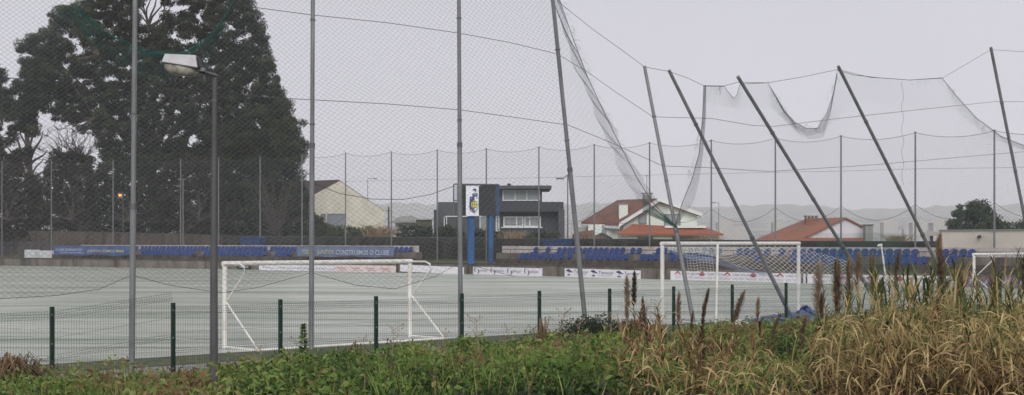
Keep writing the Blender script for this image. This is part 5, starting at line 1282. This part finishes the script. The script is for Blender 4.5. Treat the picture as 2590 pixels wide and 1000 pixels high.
# thin dead stalks among the weeds
sk = None
for i, (px, Yc, h_) in enumerate(((300, 22.3, .5), (655, 22, .6), (745, 21.5, .7), (915, 24, .65), (985, 22.5, .8), (1105, 24, .7), (1215, 23, .85), (1270, 25, .7), (1410, 24, .9), (1460, 22, .7), (1535, 25, .8))):
    x = (px-CX)/F*Yc; zg = float(terrain(x, Yc))
    if sk is None:
        b = MB(); random.seed(8); b.tube([(0, 0, -.05), (.01, 0, .4), (.03, .01, 1)], [.006, .005, .003], 4, tint=.9)
        for k in range(26):
            z0 = random.uniform(.35, 1); a = random.uniform(0, 6.28); L = random.uniform(.05, .16)
            b.tube([(.02, 0, z0), (.02+L*math.cos(a), L*math.sin(a), z0+L*.8)], .003, 3, tint=.9)
            b.tube([(.02+L*math.cos(a), L*math.sin(a), z0+L*.8), (.02+L*1.2*math.cos(a), L*1.2*math.sin(a), z0+L*1.1)], [.010, .004], 4, tint=.95)
        sk = b.build('dead_stalk', M['straw'], tint=True, local=True); o = sk
    else: o = sk.copy(); COL.objects.link(o)
    o.location = (x, Yc, zg); o.scale = (h_*1.2,)*2+(h_,); o.rotation_euler = (.1*math.sin(i*3), .15*math.cos(i*5), i*1.3)
    tag(o, 'thin brown dead stalk sticking up out of the green weeds', 'weed', 'dead stalks in the weeds')
# ---- reeds
def strip_leaf(mb, p, az, L, wd, droop, tint, up=.6, n=5):
    """one arching strap leaf from p heading az"""
    d = Vector((math.cos(az), math.sin(az), 0)); sidev = Vector((-math.sin(az), math.cos(az), 0)); vs = []; q = Vector(p); ang = math.atan(up)
    tw = random.uniform(-.5, .5)
    for i in range(n+1):
        t = i/n; ww = wd*(1-t**2)*(.6+.8*t if t < .3 else 1)*.5
        sv = sidev*math.cos(tw*t)+Vector((0, 0, 1))*math.sin(tw*t)
        vs += [q-sv*ww, q+sv*ww]
        q = q+(d*math.cos(ang)+Vector((0, 0, math.sin(ang))))*(L/n); ang -= droop/n
    mb.add(vs, [(2*i, 2*i+1, 2*i+3, 2*i+2) for i in range(n)], tint)
def cane_proto(h_, seed, style, plume=0, name='reed_cane'):
    random.seed(seed)
    root = empty(name, (0, 0, 0), 'x', 'reed')
    lean = random.uniform(-.12, .12); st = MB(); n = 8
    def pos(t): return Vector((lean*h_*t*t, .04*math.sin(t*3), h_*t))
    tt = {'green': .28, 'mixed': .5, 'dry': .82, 'rust': .7}[style]
    st.tube([pos(i/n) for i in range(n+1)], [.011*(1-.55*i/n) for i in range(n+1)], 5, tint=min(1, tt+.1)); st.build('stem', M['reed'], root, tint=True, local=True)
    lf = MB(); nl = int(h_*28)
    for i in range(nl):
        t = .10+.90*i/nl; az = (i % 2)*math.pi+random.gauss(0, .6)+seed
        low = t < .45  # low leaves: dead brown, mostly very dark to paint shade inside the reeds
        if style == 'green': tn = random.gauss(.96 if low and random.random() < .7 else .16, .12)
        elif style == 'mixed': tn = random.gauss(.94 if low and random.random() < .75 else (.18 if random.random() < .62 else .60), .11)
        elif style == 'rust': tn = random.gauss(.70 if random.random() < .5 else .86, .07)
        else: tn = random.gauss(.82 if random.random() < .55 else .98, .10)
        strip_leaf(lf, pos(t), az, (random.uniform(.10, .26) if low else random.uniform(.14, .34)), random.uniform(.012, .028), random.uniform(1.8, 3.3) if (low or style == 'dry') else (random.uniform(.2, 1.5) if t > .75 else random.uniform(.7, 2.7)), min(1, max(0, tn)), up=(random.uniform(1.2, 5.0) if t > .7 else random.uniform(.7, 3.0)) if not low else random.uniform(-.3, .8))
    lf.build('leaves', M['reed'], root, tint=True, local=True)
    if plume:
        L, wL, tl_, tint0, nb = plume
        pm = MB(); base = pos(1)
        def ax_(t): return base+Vector((tl_*t*(.6+.4*t), .02*math.sin(t*4), L*t))
        pm.tube([ax_(t) for t in (0, .35, .7, 1)], .004, 3, tint=.3)
        for i in range(nb):
            t = random.random()**.85; c = ax_(t); az = random.uniform(0, 6.28)
            wv = wL*.5*(max(0, math.sin(min(1, t*.86+.14)*math.pi))**.6+.10)*random.uniform(.35, 1.15)
            e = c+Vector((math.cos(az)*wv+tl_*.12, math.sin(az)*wv, L*random.uniform(.05, .19))); s_ = Vector((-math.sin(az), math.cos(az), 0))*random.uniform(.003, .0065)
            md = c.lerp(e, .5)+Vector((math.cos(az), math.sin(az), 0))*wv*.15
            pm.add([c-s_*.4, c+s_*.4, md+s_, e, md-s_], [(0, 1, 2, 4), (4, 2, 3)], min(1, max(0, random.gauss(tint0, .16))))
        pm.build('plume', M['plume'], root, tint=True, local=True)
    return root
protos = [cane_proto(h_, 100+i, stl) for i, (h_, stl) in enumerate(((1.15, 'green'), (1.3, 'mixed'), (1.0, 'dry'), (1.2, 'mixed'), (1.35, 'green'), (1.1, 'mixed'), (.9, 'dry'), (1.25, 'mixed'), (1.1, 'rust'), (.95, 'rust')))]
used = set()
random.seed(99)
def place_cane(pr, px, Yc, top, label, group='reed canes at the right', rz=None):
    x = (px-CX)/F*Yc; zg = float(terrain(x, Yc)); hz = Z(top-(30 if px > 2260 else 12), Yc)-zg
    natural = {id(k): v for k, v in HTS}[id(pr)]
    o = pr if id(pr) not in used else copy_thing(pr, (0, 0, 0)); used.add(id(pr))
    s = max(.35, hz/natural); o.location = (x, Yc, zg-.02); o.scale = (min(1.15, max(.75, s)),)*2+(s,)
    o.rotation_euler = (random.uniform(-.1, .1), random.uniform(-.1, .1), rz if rz is not None else random.uniform(0, 6.28))
    tag(o, label, 'reed', group); return o
HTS = list(zip(protos, (1.15, 1.3, 1.0, 1.2, 1.35, 1.1, .9, 1.25, 1.1, .95)))
def topline(px):   # photo row of the reed tops at each column
    return float(np.interp(px, [1570, 1640, 1700, 1760, 1850, 1950, 2030, 2080, 2110, 2150, 2200, 2260, 2300, 2330, 2380, 2420, 2460, 2520, 2600, 2720], [835, 800, 855, 880, 875, 855, 880, 775, 750, 775, 750, 725, 755, 725, 690, 735, 755, 745, 705, 690]))
cnt = 0
for i in range(212):
    px = random.uniform(2075, 2720); Yc = random.uniform(12.2, 18.5)
    if i % 3 == 0: Yc = random.uniform(16.5, 18.8)
    if i % 2 == 0: top = topline(px)+random.uniform(-38, 45)
    else: top = topline(px)+random.uniform(40, 190)
    pr = random.choice(protos if top > topline(px)+60 else [protos[k] for k in (0, 1, 3, 4, 5, 7)])
    if top > topline(px)+110 and random.random() < .5: pr = random.choice([protos[2], protos[6]])
    place_cane(pr, px, Yc, top, 'olive and tan reed cane in the dense mass at the lower right', 'reed canes in the dense mass'); cnt += 1
for i in range(84):
    px = random.choice([random.gauss(1635, 32), random.gauss(1635, 32), random.gauss(1790, 40), random.gauss(1900, 70), random.uniform(1600, 2090)]); Yc = random.uniform(13.5, 17.5)
    top = topline(px)+random.uniform(-30, 70)
    pr = random.choice([protos[2], protos[6], protos[8], protos[9], protos[8], protos[9], protos[3]])
    place_cane(pr, px, Yc, top, 'short dry reed cane in the sparse patch left of the dense mass', 'reed canes in the sparse patch')
# plumed canes, each placed on its own
PLM = [(1588, 700, 775, 18, -3, .75, 'tan plume cane, tallest at the left end of the reeds'), (1612, 690, 772, 17, 2, .05, 'dark ragged plume cane in front of the white tree-logo board'), (1573, 768, 820, 11, -3, .7, 'small tan plume cane lowest at the left end'),
       (1655, 756, 838, 14, -8, .3, 'thin brown plume cane left of the right goal post'), (1735, 742, 812, 15, 0, .7, 'tan double plume cane before the goal left half'), (1762, 788, 850, 8, 3, .2, 'slim dark plume cane beside the rear goal pole'),
       (1783, 733, 820, 13, 16, .1, 'dark slim leaning plume cane beside the rear goal pole'), (1775, 822, 905, 20, 4, .25, 'drooping brown plume cane low in the nettles'), (1872, 738, 812, 22, 24, .6, 'broad tan leaning plume cane right of the ninth fence post'),
       (1936, 752, 800, 12, 4, .95, 'pale wispy plume cane over the blue tarpaulin'), (1955, 795, 862, 12, 22, .35, 'brown leaning plume cane in front of the blue tarpaulin'), (2062, 668, 800, 30, 3, 1.0, 'pale feathery plume cane right of the goal'),
       (2118, 662, 790, 30, -3, .38, 'thick brown plume cane left of a pair'), (2148, 660, 785, 27, 2, .62, 'thick tan plume cane right of a pair'), (2102, 740, 802, 13, -3, .3, 'small brown plume cane below the thick pair'), (2182, 640, 712, 24, 2, .85, 'pale tan plume cane against the blue seats'),
       (2238, 645, 745, 22, -4, .55, 'brown plume cane by the thin white post'), (2275, 638, 725, 12, 6, .25, 'dark slim plume cane before the red roof logo'), (2380, 632, 740, 24, -8, .35, 'thick brown plume cane at the cream building corner'),
       (2400, 590, 652, 18, 5, .85, 'pale pointed plume cane against the cream wall'), (2435, 675, 745, 17, 3, .5, 'reddish brown plume cane left of the far goal post'), (2530, 690, 755, 24, 3, .55, 'reddish plume cane under the far goal crossbar'), (2576, 626, 735, 17, 10, .2, 'dark brown plume cane at the right edge'),
       (2500, 655, 712, 9, 2, .9, 'thin pale wisp of a plume cane against the far goal crossbar'), (2030, 800, 870, 16, 10, .5, 'low brown plume cane left of the dense reed mass')]
for i, (px, yt, yb, wp, lp, tn, lb) in enumerate(PLM):
    Yc = 15.2+1.8*math.sin(i*2.1) if px > 2090 else 16.3+.9*math.sin(i*1.7)
    x = (px-CX)/F*Yc; zg = float(terrain(x, Yc)); hst = max(.25, Z(yb, Yc)-zg); k_ = Yc/F
    o = cane_proto(hst, 300+i, 'mixed' if px > 2090 else 'dry', plume=((yb-yt)*k_, wp*1.25*k_, lp*k_, tn, int(200+wp*16)), name='plumed_reed')
    o.location = (x-.02, Yc, zg-.02); o.rotation_euler = (0, 0, random.uniform(-.3, .3)); tag(o, lb, 'reed', 'plumed reeds')
# dead leaf litter hanging low in the reeds, darkened downward as painted interior shade
N = 16000; pxl = np.concatenate([rng.uniform(2080, 2720, 13500), rng.uniform(1590, 2080, 2500)]); Yl_ = rng.uniform(11.8, 18.8, N); Xl = (pxl-CX)/F*Yl_; zl = terrain(Xl, Yl_)
tl_ = np.array([topline(p) for p in pxl]); hl = np.maximum(.15, (EYE-(tl_+45-HZ)/F*Yl_)-zl)
zz = zl+rng.random(N)**1.3*hl
D = np.stack([rng.normal(0, .8, N), rng.normal(0, .8, N), rng.normal(-.35, .7, N)], 1)
frac = (zz-zl)/hl
o = quads(np.stack([Xl, Yl_, zz], 1), D, rand_dirs(N), rng.uniform(.10, .26, N), rng.uniform(.008, .02, N), np.clip(rng.normal(1.02-.5*frac, .17, N), 0, 1), 'reed_undergrowth', M['reed'], bend=.3); tag(o, kind='stuff')
# big pale arum-like leaf in the foreground
p = W(1440, 0, 15.5); t_ = empty('broad_leaf_plant', (p.x, p.y, .75), 'plant with two broad pale leaves left of the reeds', 'plant')
b = MB(); random.seed(3)
b.tube([(p.x+.25, p.y, .6), (p.x+.12, p.y, Z(900, 15.5)), (p.x+.02, p.y, Z(880, 15.5))], .008, 5, tint=.3)
for az, L in ((.1, .30), (2.9, .22)): strip_leaf(b, (p.x+.03, p.y, Z(925, 15.5)), az, L, .11, 1.0, .35, up=.8)
b.build('leaves', M['reed'], t_, tint=True)

# ------------------------------------------------------------ haze
hm = bpy.data.materials.new('mist'); hm.use_nodes = True; t = hm.node_tree; t.nodes.remove(t.nodes['Principled BSDF'])
pv = t.nodes.new('ShaderNodeVolumePrincipled'); pv.inputs['Color'].default_value = (1, .99, 1, 1); pv.inputs['Density'].default_value = .00031
t.links.new(pv.outputs[0], t.nodes['Material Output'].inputs['Volume'])
b = MB().box((0, 1740, -3), 7400, 3720, 130)
o = b.build('haze', hm); tag(o, kind='stuff')
print('objects', len(bpy.data.objects))
